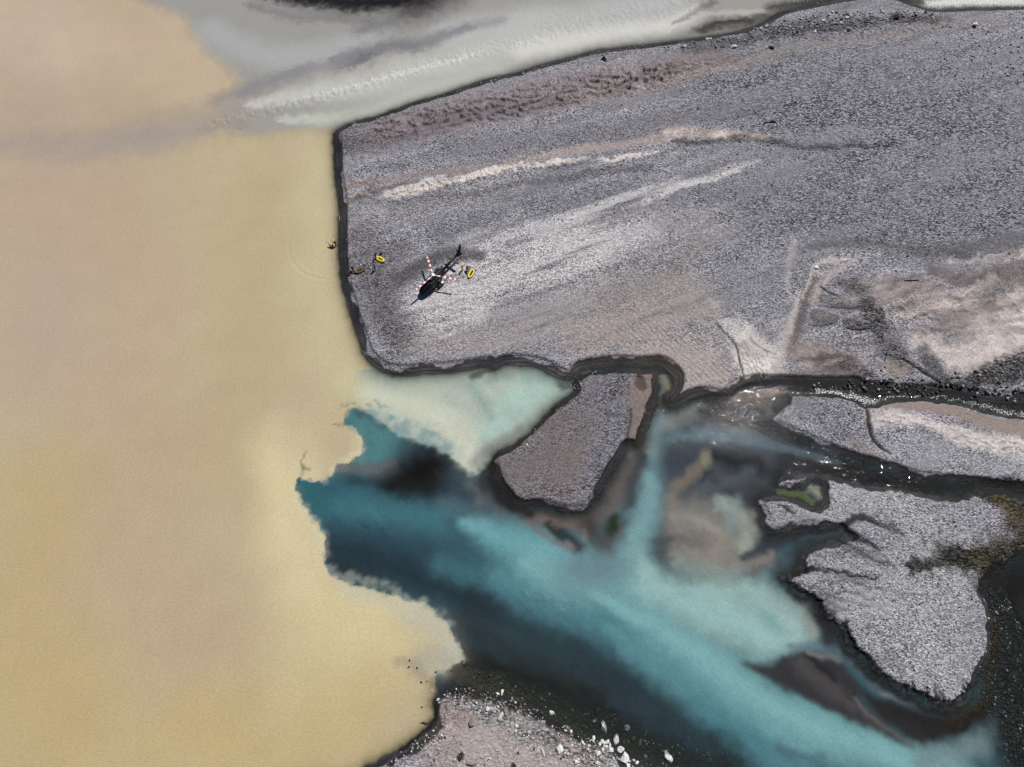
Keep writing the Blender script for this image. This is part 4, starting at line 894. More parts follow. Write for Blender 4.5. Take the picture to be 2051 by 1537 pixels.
mixc = node(nt, 'ShaderNodeMix', data_type='RGBA'); mixc.inputs[7].default_value = (0.72, 0.72, 0.70, 1)
gr = math_n(nt, 'ADD', 0.71, math_n(nt, 'ADD', math_n(nt, 'MULTIPLY', n2.outputs['Fac'], 0.16), math_n(nt, 'MULTIPLY', n1.outputs['Fac'], 0.42)))
vm = node(nt, 'ShaderNodeVectorMath', operation='SCALE')
nt.links.new(acol.outputs['Color'], vm.inputs[0]); nt.links.new(gr, vm.inputs['Scale'])
nt.links.new(ff, mixc.inputs[0]); nt.links.new(vm.outputs[0], mixc.inputs[6])
bp = node(nt, 'ShaderNodeBump', Distance=0.25)
nt.links.new(math_n(nt, 'ADD', n1.outputs['Fac'], math_n(nt, 'MULTIPLY', n2.outputs['Fac'], 0.35)), bp.inputs['Height'])
nw = node(nt, 'ShaderNodeTexNoise', Scale=1.1, Detail=3.0, Roughness=0.6); nt.links.new(mp.outputs[0], nw.inputs['Vector'])
wr_ = node(nt, 'ShaderNodeMapRange'); nt.links.new(nw.outputs['Fac'], wr_.inputs['Value']); wr_.inputs['From Min'].default_value = 0.545; wr_.inputs['From Max'].default_value = 0.62
nt.links.new(math_n(nt, 'ADD', math_n(nt, 'MULTIPLY', ach.outputs['Fac'], wr_.outputs[0]), 0.018), bp.inputs['Strength'])
dif = node(nt, 'ShaderNodeBsdfDiffuse'); nt.links.new(mixc.outputs[2], dif.inputs['Color']); nt.links.new(bp.outputs[0], dif.inputs['Normal'])
tr = node(nt, 'ShaderNodeBsdfTransparent'); tr.inputs['Color'].default_value = (0.86, 0.93, 0.93, 1)
m1 = node(nt, 'ShaderNodeMixShader'); opf = math_n(nt, 'MAXIMUM', aop.outputs['Fac'], ff)
nt.links.new(opf, m1.inputs[0]); nt.links.new(tr.outputs[0], m1.inputs[1]); nt.links.new(dif.outputs[0], m1.inputs[2])
fr = node(nt, 'ShaderNodeFresnel', IOR=1.33); nt.links.new(bp.outputs[0], fr.inputs['Normal'])
gl = node(nt, 'ShaderNodeBsdfGlossy', Roughness=0.025); nt.links.new(bp.outputs[0], gl.inputs['Normal'])
m2 = node(nt, 'ShaderNodeMixShader'); nt.links.new(fr.outputs[0], m2.inputs[0]); nt.links.new(m1.outputs[0], m2.inputs[1]); nt.links.new(gl.outputs[0], m2.inputs[2])
nt.links.new(m2.outputs[0], out.inputs['Surface'])
keep = HT < 0.22
me, used = grid_mesh('water', X, Y, WAVE, keep)
vattr(me, 'silt', np.clip(WC / LUM, 0.004, 0.8), used, True); vattr(me, 'cloud', OPAC, used); vattr(me, 'chop', CHOP, used); vattr(me, 'foam', FOAM_GLINT, used)
me.materials.append(wm_)
me.polygons.foreach_set('use_smooth', np.ones(len(me.polygons), bool))
wo = bpy.data.objects.new('water', me); C.objects.link(wo); tag(wo, kind='structure')

def ground_z(x, y):
    i = int(np.clip(np.searchsorted(xs, x), 1, NX - 1)); j = int(np.clip(np.searchsorted(ys, y), 1, NY - 1))
    tx = (x - xs[i - 1]) / (xs[i] - xs[i - 1]); ty = (y - ys[j - 1]) / (ys[j] - ys[j - 1])
    return float((HT[j - 1, i - 1] * (1 - tx) + HT[j - 1, i] * tx) * (1 - ty) + (HT[j, i - 1] * (1 - tx) + HT[j, i] * tx) * ty)
def spot(px, py):
    """point of the ground seen at that photo pixel"""
    z = 0.4
    for _ in range(4):
        x, y = gp(px, py, z); z = ground_z(x, y)
    return Vector((float(x), float(y), z))

# ------------------------------------------------------------------ builders for the things
def empty(name, loc, rz=0.0, label=None, cat=None, group=None):
    o = bpy.data.objects.new(name, None); C.objects.link(o)
    o.location = loc; o.rotation_euler = (0, 0, rz); o.empty_display_size = 0.3
    return tag(o, label, cat, group)
def from_bm(name, bm, materials, parent=None, loc=(0, 0, 0), rot=(0, 0, 0), smooth=True):
    me = bpy.data.meshes.new(name)
    bmesh.ops.recalc_face_normals(bm, faces=bm.faces[:])
    bm.to_mesh(me); bm.free()
    if not isinstance(materials, (list, tuple)): materials = [materials]
    for m in materials: me.materials.append(m)
    if smooth: me.polygons.foreach_set('use_smooth', np.ones(len(me.polygons), bool))
    o = bpy.data.objects.new(name, me); C.objects.link(o)
    o.location = loc; o.rotation_euler = rot
    if parent: o.parent = parent
    return o
def loft(bm, rings, cap=True, closed=True, mi=0):
    vr = [[bm.verts.new(p) for p in r] for r in rings]
    n = len(vr[0])
    for a, b_ in zip(vr[:-1], vr[1:]):
        for i in range(n if closed else n - 1):
            f = bm.faces.new((a[i], a[(i + 1) % n], b_[(i + 1) % n], b_[i])); f.material_index = mi
    if cap and closed:
        for r in (vr[0], vr[-1][::-1]):
            try: bm.faces.new(r).material_index = mi
            except ValueError: pass
    return vr
def tube(bm, pts, rad, n=8, mi=0, flat=1.0):
    pts = [Vector(p) for p in pts]
    rad = [rad] * len(pts) if isinstance(rad, (int, float)) else rad
    rings = []
    for i, p in enumerate(pts):
        d = (pts[min(i + 1, len(pts) - 1)] - pts[max(i - 1, 0)]).normalized()
        u = d.cross(Vector((0, 0, 1)))
        u = u.normalized() if u.length > 1e-3 else Vector((1, 0, 0))
        v = d.cross(u).normalized()
        rings.append([p + u * math.cos(t) * rad[i] + v * math.sin(t) * rad[i] * flat for t in [2 * math.pi * k / n for k in range(n)]])
    loft(bm, rings, mi=mi)
def box(bm, c, s, rz=0.0, bev=0.0, mi=0, rot=None):
    m = Matrix.Translation(c) @ (rot.to_matrix().to_4x4() if rot else Matrix.Rotation(rz, 4, 'Z')) @ Matrix.Diagonal((*s, 1))
    r = bmesh.ops.create_cube(bm, size=1.0, matrix=m)
    for f in {f for v in r['verts'] for f in v.link_faces}: f.material_index = mi
    if bev:
        es = list({e for v in r['verts'] for e in v.link_edges})
        bmesh.ops.bevel(bm, geom=es, offset=bev, segments=2, affect='EDGES', profile=0.7)

M = {}
M['black'] = mat('black_paint', (0.005, 0.006, 0.008), 0.5, spec=0.18, vary=0.3, bscale=2.0)
M['dark'] = mat('dark_grey_paint', (0.022, 0.023, 0.026), 0.5, vary=0.25, bscale=3.0)
M['glass'] = mat('dark_tinted_glass', (0.004, 0.006, 0.010), 0.12, spec=0.35)
M['rub'] = mat('black_rubber', (0.012, 0.012, 0.012), 0.75)
M['metal'] = mat('dull_steel', (0.28, 0.28, 0.29), 0.45, metal=0.6)
M['white'] = mat('white_paint', (0.78, 0.78, 0.77), 0.4, vary=0.05, bscale=4.0)
M['red'] = mat('red_paint', (0.30, 0.010, 0.024), 0.45, vary=0.1, bscale=4.0)
M['yel'] = mat('yellow_coated_fabric', (0.72, 0.56, 0.02), 0.5, vary=0.12, bscale=5.0, bump=0.2)
M['olive'] = mat('olive_coated_fabric', (0.085, 0.08, 0.010), 0.55, vary=0.3, bscale=4.0, bump=0.2)
M['neo'] = mat('black_neoprene', (0.007, 0.007, 0.009), 0.7)
M['reds'] = mat('dark_red_fabric', (0.20, 0.010, 0.012), 0.7, vary=0.25, bscale=9.0)
M['purple'] = mat('maroon_bag_fabric', (0.12, 0.012, 0.045), 0.7, vary=0.3, bscale=9.0)
M['skin'] = mat('skin', (0.50, 0.28, 0.20), 0.6)
M['hair'] = mat('dark_hair', (0.02, 0.013, 0.01), 0.7)
M['helm'] = mat('yellow_helmet_shell', (0.80, 0.72, 0.03), 0.35)
M['wood'] = mat('bleached_wood', (0.34, 0.31, 0.28), 0.85, vary=0.3, bscale=6.0, bump=0.4)
M['dwood'] = mat('dark_wet_wood', (0.016, 0.014, 0.013), 0.8, vary=0.4, bscale=6.0, bump=0.4)
M['leaf'] = mat('olive_leaf', (0.045, 0.05, 0.012), 0.7, vary=0.5, bscale=3.0)
M['twig'] = mat('brown_twig', (0.05, 0.038, 0.025), 0.85)

# ------------------------------------------------------------------ helicopter
def helicopter(px, py, heading):
    loc = spot(px, py)
    root = empty('helicopter', loc, heading, 'black rescue helicopter parked on grey gravel with red and white striped rotor blades', 'helicopter')
    def ring(x, hw, zb, zt, ex=2.6, n=24, off=0.0):
        cz, hz = (zb + zt) / 2, (zt - zb) / 2
        out = []
        for k in range(n):
            a = 2 * math.pi * k / n
            ca, sa = math.cos(a), math.sin(a)
            out.append(Vector((x, math.copysign(abs(ca) ** (2 / ex), ca) * (hw + off), cz + math.copysign(abs(sa) ** (2 / ex), sa) * (hz + off))))
        return out
    S = [(3.62, .10, 1.02, 1.20), (3.50, .40, .84, 1.40), (3.2, .66, .70, 1.60), (2.75, .84, .60, 1.85), (2.2, .94, .55, 2.10), (1.5, 1.0, .53, 2.28), (0.6, 1.0, .53, 2.34), (-.4, .98, .54, 2.34), (-1.2, .86, .62, 2.28), (-1.9, .62, .82, 2.16), (-2.5, .40, 1.1, 2.04), (-2.9, .31, 1.28, 1.98)]
    bm = bmesh.new(); loft(bm, [ring(*s) for s in S]); body = from_bm('fuselage', bm, M['black'], root)
    # windscreen: upper front shell, a centimetre proud
    bm = bmesh.new(); W = [s for s in S if 1.4 < s[0] < 3.55]
    for side in (0, 1):
        rings = []
        for s in W:
            r = ring(*s, n=32, off=0.012)
            rings.append(r[1:8] if side == 0 else r[9:16])
        loft(bm, rings, cap=False, closed=False)
    from_bm('windscreen', bm, M['glass'], body)
    for sy in (1, -1):
        for (x0, x1) in ((1.35, .35), (.25, -.85)):
            bm = bmesh.new(); pr = []
            for x in (x0, (x0 + x1) / 2, x1):
                t = [q for q in S]
                hw = np.interp(-x, [-s[0] for s in S], [s[1] for s in S])
                pr.append([Vector((x, sy * (hw + .012), .75)), Vector((x, sy * (hw + .014), 1.3)), Vector((x, sy * (hw + .002), 1.75)), Vector((x, sy * (hw * .86 + .02), 2.08))])
            vr = loft(bm, pr, cap=False, closed=False)
            d = from_bm('door', bm, M['dark'], body)
            bm = bmesh.new()
            loft(bm, [[p + Vector((0, sy * .012, 0)) for p in r[1:3]] for r in [[r[0], r[1].lerp(r[0], .1), r[2], r[3]] for r in pr]], cap=False, closed=False)
            from_bm('window', bm, M['glass'], d)
            bm = bmesh.new(); box(bm, (x1 + .15, sy * (1.0 + .03), 1.15), (.16, .035, .035), bev=.01); from_bm('handle', bm, M['metal'], d)
    # engine deck, intake, exhaust, open side panel
    bm = bmesh.new()
    loft(bm, [ring(x, hw, 2.1, zt, 3.0) for x, hw, zt in [(1.25, .25, 2.42), (1.0, .42, 2.62), (.3, .5, 2.80), (-.6, .5, 2.80), (-1.4, .42, 2.72), (-2.2, .30, 2.5), (-2.6, .2, 2.25)]])
    cow = from_bm('engine_cowling', bm, M['black'], root)
    bm = bmesh.new(); box(bm, (.75, 0, 2.78), (.5, .5, .12), bev=.03); from_bm('air_intake', bm, M['dark'], cow)
    bm = bmesh.new(); tube(bm, [(-2.1, .05, 2.45), (-2.6, .08, 2.58), (-2.95, .12, 2.66)], [.16, .17, .19], 12); from_bm('exhaust_pipe', bm, M['metal'], cow)
    bm = bmesh.new(); box(bm, (-1.75, -.78, 2.05), (.75, .55, .04), rot=Euler((R(-18), 0, 0)), bev=.01); from_bm('open_panel', bm, M['black'], cow)
    bm = bmesh.new(); box(bm, (-2.75, -.52, 1.9), (.5, .42, .04), rot=Euler((R(-12), 0, 0)), bev=.01); from_bm('baggage_door', bm, M['black'], root)
    bm = bmesh.new(); box(bm, (-.3, 1.32, .62), (1.5, .55, .32), bev=.05); sbox = from_bm('shadow_blob_box', bm, M['black'], root)  # black box added where a blob of shadow lies beside the fuselage
    bm = bmesh.new(); box(bm, (-.75, 1.32, .80), (.45, .42, .06), bev=.02); from_bm('white_slab', bm, M['white'], sbox)  # white slab on top of the added box
    # tail
    bm = bmesh.new(); loft(bm, [ring(x, hw, zb, zt, 2.2, 16) for x, hw, zb, zt in [(-2.8, .30, 1.34, 1.96), (-4.5, .22, 1.48, 1.93), (-6.2, .165, 1.60, 1.92), (-7.15, .12, 1.66, 1.90)]])
    boom = from_bm('tail_boom', bm, M['black'], root)
    bm = bmesh.new(); tube(bm, [(-2.9, 0, 2.02), (-5.0, 0, 1.98), (-6.7, 0, 1.98)], .045, 8); from_bm('drive_shaft_cover', bm, M['dark'], boom)
    def fin(prof, th):
        bm = bmesh.new(); loft(bm, [[Vector((x, th * s, z)) for x, z in prof] for s in (-1, 1)]); return bm
    from_bm('vertical_fin', fin([(-5.75, 1.90), (-6.5, 2.35), (-7.05, 3.25), (-7.35, 3.95), (-7.6, 3.95), (-7.6, 3.1), (-7.55, 2.6), (-7.35, 1.86)], .09), M['black'], boom)
    from_bm('ventral_fin', fin([(-5.9, 1.66), (-7.3, 1.68), (-7.85, .75), (-7.1, .70)], .08), M['black'], boom)
    bm = bmesh.new()
    for sy in (1, -1):
        loft(bm, [[Vector((-4.85, y, 1.74)), Vector((-5.05, y, 1.79)), Vector((-5.42, y, 1.745)), Vector((-5.05, y, 1.715))] for y in (sy * .18, sy * 1.38)])
    from_bm('stabiliser', bm, M['dark'], boom, smooth=False)
    bm = bmesh.new(); tube(bm, [(-6.95, -.1, 1.95), (-6.95, -.38, 1.95)], .07, 10); th = from_bm('tail_rotor_hub', bm, M['metal'], boom)
    for s in (1, -1):
        bm = bmesh.new(); a = R(72)
        d = Vector((math.cos(a) * s, 0, math.sin(a) * s)); w = Vector((-d.z, 0, d.x)) * .09
        c = Vector((-6.95, -.36, 1.95))
        loft(bm, [[c + d * t + w * k for k in (-1, 1)] + [c + d * t + w * k + Vector((0, -.025, 0)) for k in (1, -1)] for t in (.08, .93)])
        from_bm('tail_rotor_blade', bm, M['black'], th, smooth=False)
    # skids
    for sy in (1, -1):
        bm = bmesh.new(); tube(bm, [(2.75, sy * 1.12, .42), (2.45, sy * 1.12, .14), (2.1, sy * 1.12, .06), (0, sy * 1.12, .05), (-1.75, sy * 1.12, .05)], .055, 8)
        sk = from_bm('skid', bm, M['dark'], root)
        bm = bmesh.new(); box(bm, (.9, sy * 1.16, .32), (1.0, .16, .04), bev=.01); from_bm('step', bm, M['metal'], sk)
    for x in (1.35, -1.0):
        bm = bmesh.new(); tube(bm, [(x, -1.12, .06), (x, -.85, .42), (x, -.4, .56), (x, .4, .56), (x, .85, .42), (x, 1.12, .06)], .05, 8); from_bm('cross_tube', bm, M['dark'], root)
    for ch in root.children: ch.scale = (1.23, 1.2, 1.05)
    # rotor
    bm = bmesh.new(); tube(bm, [(0, 0, 2.7), (0, 0, 3.12)], [.14, .1], 12); mast = from_bm('rotor_mast', bm, M['dark'], root)
    bm = bmesh.new()
    loft(bm, [[Vector((math.cos(2 * math.pi * k / 20) * r, math.sin(2 * math.pi * k / 20) * r, z)) for k in range(20)] for r, z in [(.30, 3.10), (.40, 3.16), (.40, 3.24), (.26, 3.32), (.08, 3.35)]])
    from_bm('rotor_hub', bm, M['white'], mast)
    cuts = [.35, .8, 1.25, 1.55, 2.35, 2.9, 3.55, 4.15, 4.7, 5.05, 5.3]
    #        white root ..   red        white     red      white     red  white  red tip
    mats = [0, 0, 0, 1, 0, 1, 0, 1, 0, 1]
    def chord(t): return .07 if t < .9 else (.07 + (.185 - .07) * min((t - .9) / .6, 1))
    for az in BLADES:
        bm = bmesh.new(); rings = []
        for t in cuts:
            c = chord(t); z = 3.2 + .004 * t - .012 * t * t * .35
            rings.append([Vector((t, -c, z)), Vector((t, -c * .5, z + .03)), Vector((t, c * .4, z + .035)), Vector((t, c, z + .01)), Vector((t, 0, z - .015))])
        vr = [[bm.verts.new(p) for p in r] for r in rings]
        for i in range(len(cuts) - 1):
            for k in range(5):
                f = bm.faces.new((vr[i][k], vr[i][(k + 1) % 5], vr[i + 1][(k + 1) % 5], vr[i + 1][k])); f.material_index = mats[i]
        bm.faces.new(vr[0]); bm.faces.new(vr[-1][::-1]).material_index = 1
        from_bm('rotor_blade', bm, [M['white'], M['red']], root, rot=(0, 0, az - heading), smooth=False)
    return root
BLADES = [R(107.9), R(-13.1), R(227.5)]
helicopter(870.5, 568, math.atan2(-0.79, -0.61))

# ------------------------------------------------------------------ inflatable rafts
def raft(px, py, direction, L, W, label, hull, top, pointed=0.0, tr=0.2, floor=None, z_lift=0.0):
    loc = spot(px, py); loc.z += z_lift
    root = empty('packraft', loc, direction, label, 'raft', 'inflatable rafts on the gravel by the helicopter')
    n, m = 40, 10
    def path(a):
        c, s_ = math.cos(a), math.sin(a)
        ex = 2.5
        x = math.copysign(abs(c) ** (2 / ex), c) * (L / 2 - tr); y = math.copysign(abs(s_) ** (2 / ex), s_) * (W / 2 - tr)
        if pointed: y *= 1 - pointed * max(abs(c) - .55, 0) / .45
        return Vector((x, y, tr + .14 * max(abs(c) - .6, 0)))
    bm = bmesh.new(); pts = [path(2 * math.pi * k / n) for k in range(n)]
    vr = []
    for i, p in enumerate(pts):
        d = (pts[(i + 1) % n] - pts[i - 1]).normalized(); u = d.cross(Vector((0, 0, 1))).normalized(); v = u.cross(d)
        vr.append([bm.verts.new(p + u * math.cos(t) * tr + v * math.sin(t) * tr) for t in [2 * math.pi * k / m for k in range(m)]])
    for i in range(n):
        for k in range(m):
            f = bm.faces.new((vr[i][k], vr[(i + 1) % n][k], vr[(i + 1) % n][(k + 1) % m], vr[i][(k + 1) % m]))
            zc = sum(v.co.z for v in f.verts) / 4 - pts[i].z
            f.material_index = 1 if zc > tr * (.25 if hull is top else .62) else 0
    from_bm('tube', bm, [hull, top], root)
    bm = bmesh.new(); vs_ = [bm.verts.new(Vector((p.x * .95, p.y * .95, .06))) for p in pts]; bm.faces.new(vs_)
    r2 = bmesh.ops.extrude_face_region(bm, geom=bm.faces[:])
    for v in [g for g in r2['geom'] if isinstance(g, bmesh.types.BMVert)]: v.co.z += .05
    from_bm('floor', bm, floor or M['neo'], root, smooth=False)
    bm = bmesh.new(); box(bm, (-L * .17, 0, .2), (.35, W - 2.2 * tr, .16), bev=.05); from_bm('seat', bm, M['neo'], root)
    bm = bmesh.new(); box(bm, (L * .12, 0, .16), (.12, W - 2.2 * tr, .08), bev=.03); from_bm('thwart', bm, M['neo'], root)
    return root
def imgdir(ax, ay, bx, by):
    a, b_ = spot(ax, ay), spot(bx, by); d = b_ - a
    return math.atan2(d.y, d.x), math.hypot(d.x, d.y)
d_, l_ = imgdir(752, 515, 772, 526)
raft(762, 521, d_, 2.25, 1.2, 'bright yellow inflatable raft lying on gravel beside a person dressed in black', M['yel'], M['yel'], tr=.23)
d_, l_ = imgdir(709, 549, 735, 537)
raft(722, 543, d_, 2.75, 1.25, 'olive green inflatable raft with a red bag and white bladed paddle', M['olive'], M['olive'], tr=.24, pointed=.5)
d_, l_ = imgdir(937, 561, 950, 539)
raft(944, 549.5, d_, 2.7, 1.15, 'narrow pointed raft with black sides and yellow rim right of the helicopter tail', M['neo'], M['yel'], tr=.2, pointed=.75)

# ------------------------------------------------------------------ people
def person(px, py, facing, label, lean=0.0, crouch=0.0, armL=None, armR=None, step=0.12, helmet=None, vest=None, suit='neo', top=None, group=None, h=1.0, sink=0.0, head_up=0.0):
    """one continuous skinned body; facing = direction in the place; lean = how far the trunk bends forward"""
    loc = spot(px, py); loc.z -= sink
    h = 1.18
    root = empty('person', loc, facing - math.pi / 2, label, 'person', group)
    V = []; E = []; RAD = []
    def add(p, r, parent=None):
        V.append(Vector(p)); RAD.append(r if isinstance(r, tuple) else (r, r))
        if parent is not None: E.append((parent, len(V) - 1))
        return len(V) - 1
    L = R(lean)
    def up(base, a, b_):    # along the leaning trunk (a) and sideways (b_)
        return base + Vector((b_, math.sin(L) * a, math.cos(L) * a))
    hipz = .93 - .42 * crouch
    hip = Vector((0, -.12 * math.sin(L) - .15 * crouch, hipz))
    pel = add(hip, (.20, .17))
    waist = add(up(hip, .2, 0), (.20, .16), pel)
    chest = add(up(hip, .40, 0), (.24, .18), waist)
    neck = add(up(hip, .56, 0), (.06, .06), chest)
    Lh = L * (1 - head_up)
    hd = V[neck] + Vector((0, math.sin(Lh) * .11 + .02, math.cos(Lh) * .11))
    jaw = add(hd, (.075, .085), neck)
    crown = add(hd + Vector((0, math.sin(Lh) * .12, math.cos(Lh) * .12)), (.08, .095), jaw)
    fdir = Vector((0, math.cos(Lh), -math.sin(Lh)))
    add(hd + fdir * .105 + Vector((0, 0, .04)), .012, jaw)                          # nose
    for sx in (-1, 1): add(hd + Vector((sx * .088, 0, .05)), .014, jaw)             # ears
    hands = []
    for sx, tgt in ((-1, armL), (1, armR)):
        sh = add(up(hip, .47, sx * .22), (.10, .10), chest)
        tgt = Vector(tgt) if tgt else Vector((sx * .12, .06, -.52))
        s0 = V[sh]; hand = s0 + tgt
        mid = (s0 + hand) / 2; d = tgt.length; bend = math.sqrt(max(.29 ** 2 - (d / 2) ** 2, .0004))
        el = add(mid + Vector((sx * .5, -.6, -.3)).normalized() * bend, .075, sh)
        fd = (hand - V[el]).normalized()
        wr = add(hand - fd * .04, .03, el)
        pm = add(hand + fd * .05, (.038, .02), wr)
        side = fd.cross(Vector((0, 0, 1))); side = side.normalized() if side.length > .1 else Vector((1, 0, 0))
        dn = fd.cross(side)
        for q, ln in ((-1.5, .068), (-.5, .08), (.5, .076), (1.5, .058)):
            k1 = add(hand + fd * .095 + side * q * .02, .009, pm)
            k2 = add(hand + fd * (.095 + ln * .5) + side * q * .022 - dn * .008, .0085, k1)
            add(hand + fd * (.095 + ln * .9) + side * q * .022 - dn * .03, .008, k2)
        t1 = add(hand + fd * .03 + side * sx * .045, .010, pm)
        add(hand + fd * .075 + side * sx * .065 - dn * .015, .009, t1)
        hands.append(hand + fd * .08)
    feet = []
    for sx in (-1, 1):
        hj = add(hip + Vector((sx * .10, 0, -.06)), (.13, .13), pel)
        ft = Vector((sx * .13, sx * step, .07))
        mid = (V[hj] + ft) / 2; d = (ft - V[hj]).length; bend = math.sqrt(max(.42 ** 2 - (d / 2) ** 2, .0001))
        kn = add(mid + Vector((sx * .05, 1, 0)).normalized() * bend, .10, hj)
        cf = add(V[kn].lerp(ft, .35) + Vector((0, -.02, 0)), .055, kn)
        an = add(ft, .042, cf)
        add(ft + Vector((sx * .02, .16, -.03)), (.045, .032), an)
    me = bpy.data.meshes.new('person_body'); me.from_pydata([v * h for v in V], E, [])
    tmp = bpy.data.objects.new('person_body', me); C.objects.link(tmp)
    tmp.modifiers.new('skin', 'SKIN'); sd = me.skin_vertices[0].data
    for i, r in enumerate(RAD): sd[i].radius = (r[0] * h, r[1] * h)
    sd[0].use_root = True
    ss = tmp.modifiers.new('smooth', 'SUBSURF'); ss.levels = 1; ss.render_levels = 1
    dg = bpy.context.evaluated_depsgraph_get(); dg.update()
    me2 = bpy.data.meshes.new_from_object(tmp.evaluated_get(dg))
    bpy.data.objects.remove(tmp); bpy.data.meshes.remove(me)
    me2.materials.clear()
    for mm in (M[suit], M['skin'], M[top or suit]): me2.materials.append(mm)
    hv = V[jaw] * h
    for p in me2.polygons:
        c = p.center
        p.use_smooth = True
        if (c - hv).length < .17 * h or min((c - q * h).length for q in hands) < .11 * h: p.material_index = 1
        elif top and c.z > (hip.z - .02) * h: p.material_index = 2
        else: p.material_index = 0
    bo = bpy.data.objects.new('body', me2); C.objects.link(bo); bo.parent = root
    hc = (V[crown] * .75 + V[jaw] * .25) * h
    bm = bmesh.new(); bmesh.ops.create_uvsphere(bm, u_segments=16, v_segments=10, radius=.15 * h, matrix=Matrix.Translation(hc) @ Matrix.Rotation(-Lh, 4, 'X') @ Matrix.Diagonal((.95, 1.12, .95, 1)))
    cutn = Vector((0, math.sin(Lh) - .35 * math.cos(Lh), math.cos(Lh) + .35 * math.sin(Lh)))
    bmesh.ops.delete(bm, geom=[v for v in bm.verts if (v.co - hc).dot(cutn) < -.035 * h], context='VERTS')
    from_bm('helmet' if helmet else 'hair', bm, M[helmet or 'hair'], root)
    if vest:
        bm = bmesh.new(); rings = []
        for a, w, t in ((.17, 0.215, .19), (.26, .25, .21), (.38, .26, .215), (.47, .22, .17)):
            c = up(hip, a, 0); fwd = Vector((0, math.cos(L), -math.sin(L)))
            rings.append([(c + Vector((math.cos(q) * w, 0, 0)) + fwd * math.sin(q) * t) * h for q in [2 * math.pi * k / 16 for k in range(16)]])
        loft(bm, rings); from_bm('life_vest', bm, M[vest], root)
    return root
def toward(ax, ay, bx, by): return imgdir(ax, ay, bx, by)[0]
person(752, 541, toward(752, 541, 722, 543), 'person in black standing on gravel between the two yellow rafts and the helicopter', lean=6, armL=(-.16, .12, -.5), armR=(.16, .1, -.5))
person(753, 517, toward(753, 517, 763, 521), 'person in black holding the end of the bright yellow raft', lean=22, armL=(-.05, .35, -.38), armR=(.05, .35, -.36), helmet='neo')
person(707, 542, toward(707, 542, 722, 543), 'person in black bending over the olive raft beside the red bag', lean=72, armL=(-.02, .3, -.42), armR=(.1, .28, -.4), crouch=.1, helmet='neo')
person(674, 493, toward(674, 493, 663, 492), 'person with yellow helmet and dark red jacket standing in the shallows', lean=18, armL=(-.05, .42, -.25), armR=(.05, .42, -.22), helmet='helm', top='reds', step=.2, sink=0.0)
person(667, 497, toward(672, 495, 655, 495), 'person in black with yellow vest stooping over the yellow water', lean=78, armL=(-.1, .2, -.45), armR=(.12, .25, -.42), helmet='neo', vest='yel', crouch=.15)
person(926, 541, toward(926, 541, 944, 549), 'person with yellow jacket and black trousers beside the helicopter tail', lean=12, armL=(-.2, .15, -.45), armR=(.1, .35, -.35), top='yel', helmet='helm')
person(936, 541, toward(934, 540, 946, 545), 'person in dark red suit stooping over the pointed black and yellow raft', lean=70, armL=(-.04, .32, -.4), armR=(.08, .3, -.4), suit='reds', helmet='neo', crouch=.1)

# ------------------------------------------------------------------ kit lying about
def paddle(pa, pb, label, zz=0.55):
    a, b_ = spot(*pa), spot(*pb); d = (b_ - a); L = d.length
    root = empty('paddle', a + d / 2 + Vector((0, 0, zz)), math.atan2(d.y, d.x), label, 'paddle')
    bm = bmesh.new(); tube(bm, [(-L / 2 + .35, 0, 0), (L / 2 - .35, 0, 0)], .02, 8); from_bm('shaft', bm, M['neo'], root)
    for s in (-1, 1):
        bm = bmesh.new()
        loft(bm, [[Vector((s * (L / 2 - .42 + t), y * w, .02 + zt)) for y, zt in ((-1, 0), (0, .03), (1, 0), (0, -.012))] for t, w in ((0, .03), (.1, .10), (.28, .12), (.4, .09), (.45, .03))])
        from_bm('blade', bm, M['white'], root)
paddle((722, 533), (745, 540), 'double paddle with white blades lying across the tip of the olive raft', .5)
def bag(px, py, s, rz, material, label, lift=0.0, name='dry_bag', cat='bag'):
    p = spot(px, py); p.z += lift
    root = empty(name, p, rz, label, cat)
    bm = bmesh.new(); box(bm, (0, 0, s[2] / 2), s, bev=min(s) * .32); from_bm('sack', bm, material, root)
    bm = bmesh.new(); tube(bm, [(-s[0] * .3, 0, s[2] * .98), (-s[0] * .15, 0, s[2] + .06), (s[0] * .15, 0, s[2] + .06), (s[0] * .3, 0, s[2] * .98)], .022, 6); from_bm('carry_strap', bm, M['rub'], root)
    return root
bag(701, 546, (.75, .5, .38), 0.4, M['reds'], 'small red bag on the gravel left of the olive raft')
bag(726.5, 541.5, (.85, .5, .36), 0.5, M['purple'], 'maroon bag lying inside the olive raft', .16)
bag(656, 490.5, (1.0, .5, .34), 0.5, M['neo'], 'black dry bag floating in the yellow water beside the two stooping people', 0.62)
bag(763.5, 510, (.5, .36, .62), 0.9, M['neo'], 'black rucksack standing on gravel behind the bright yellow raft', 0, 'rucksack', 'rucksack')

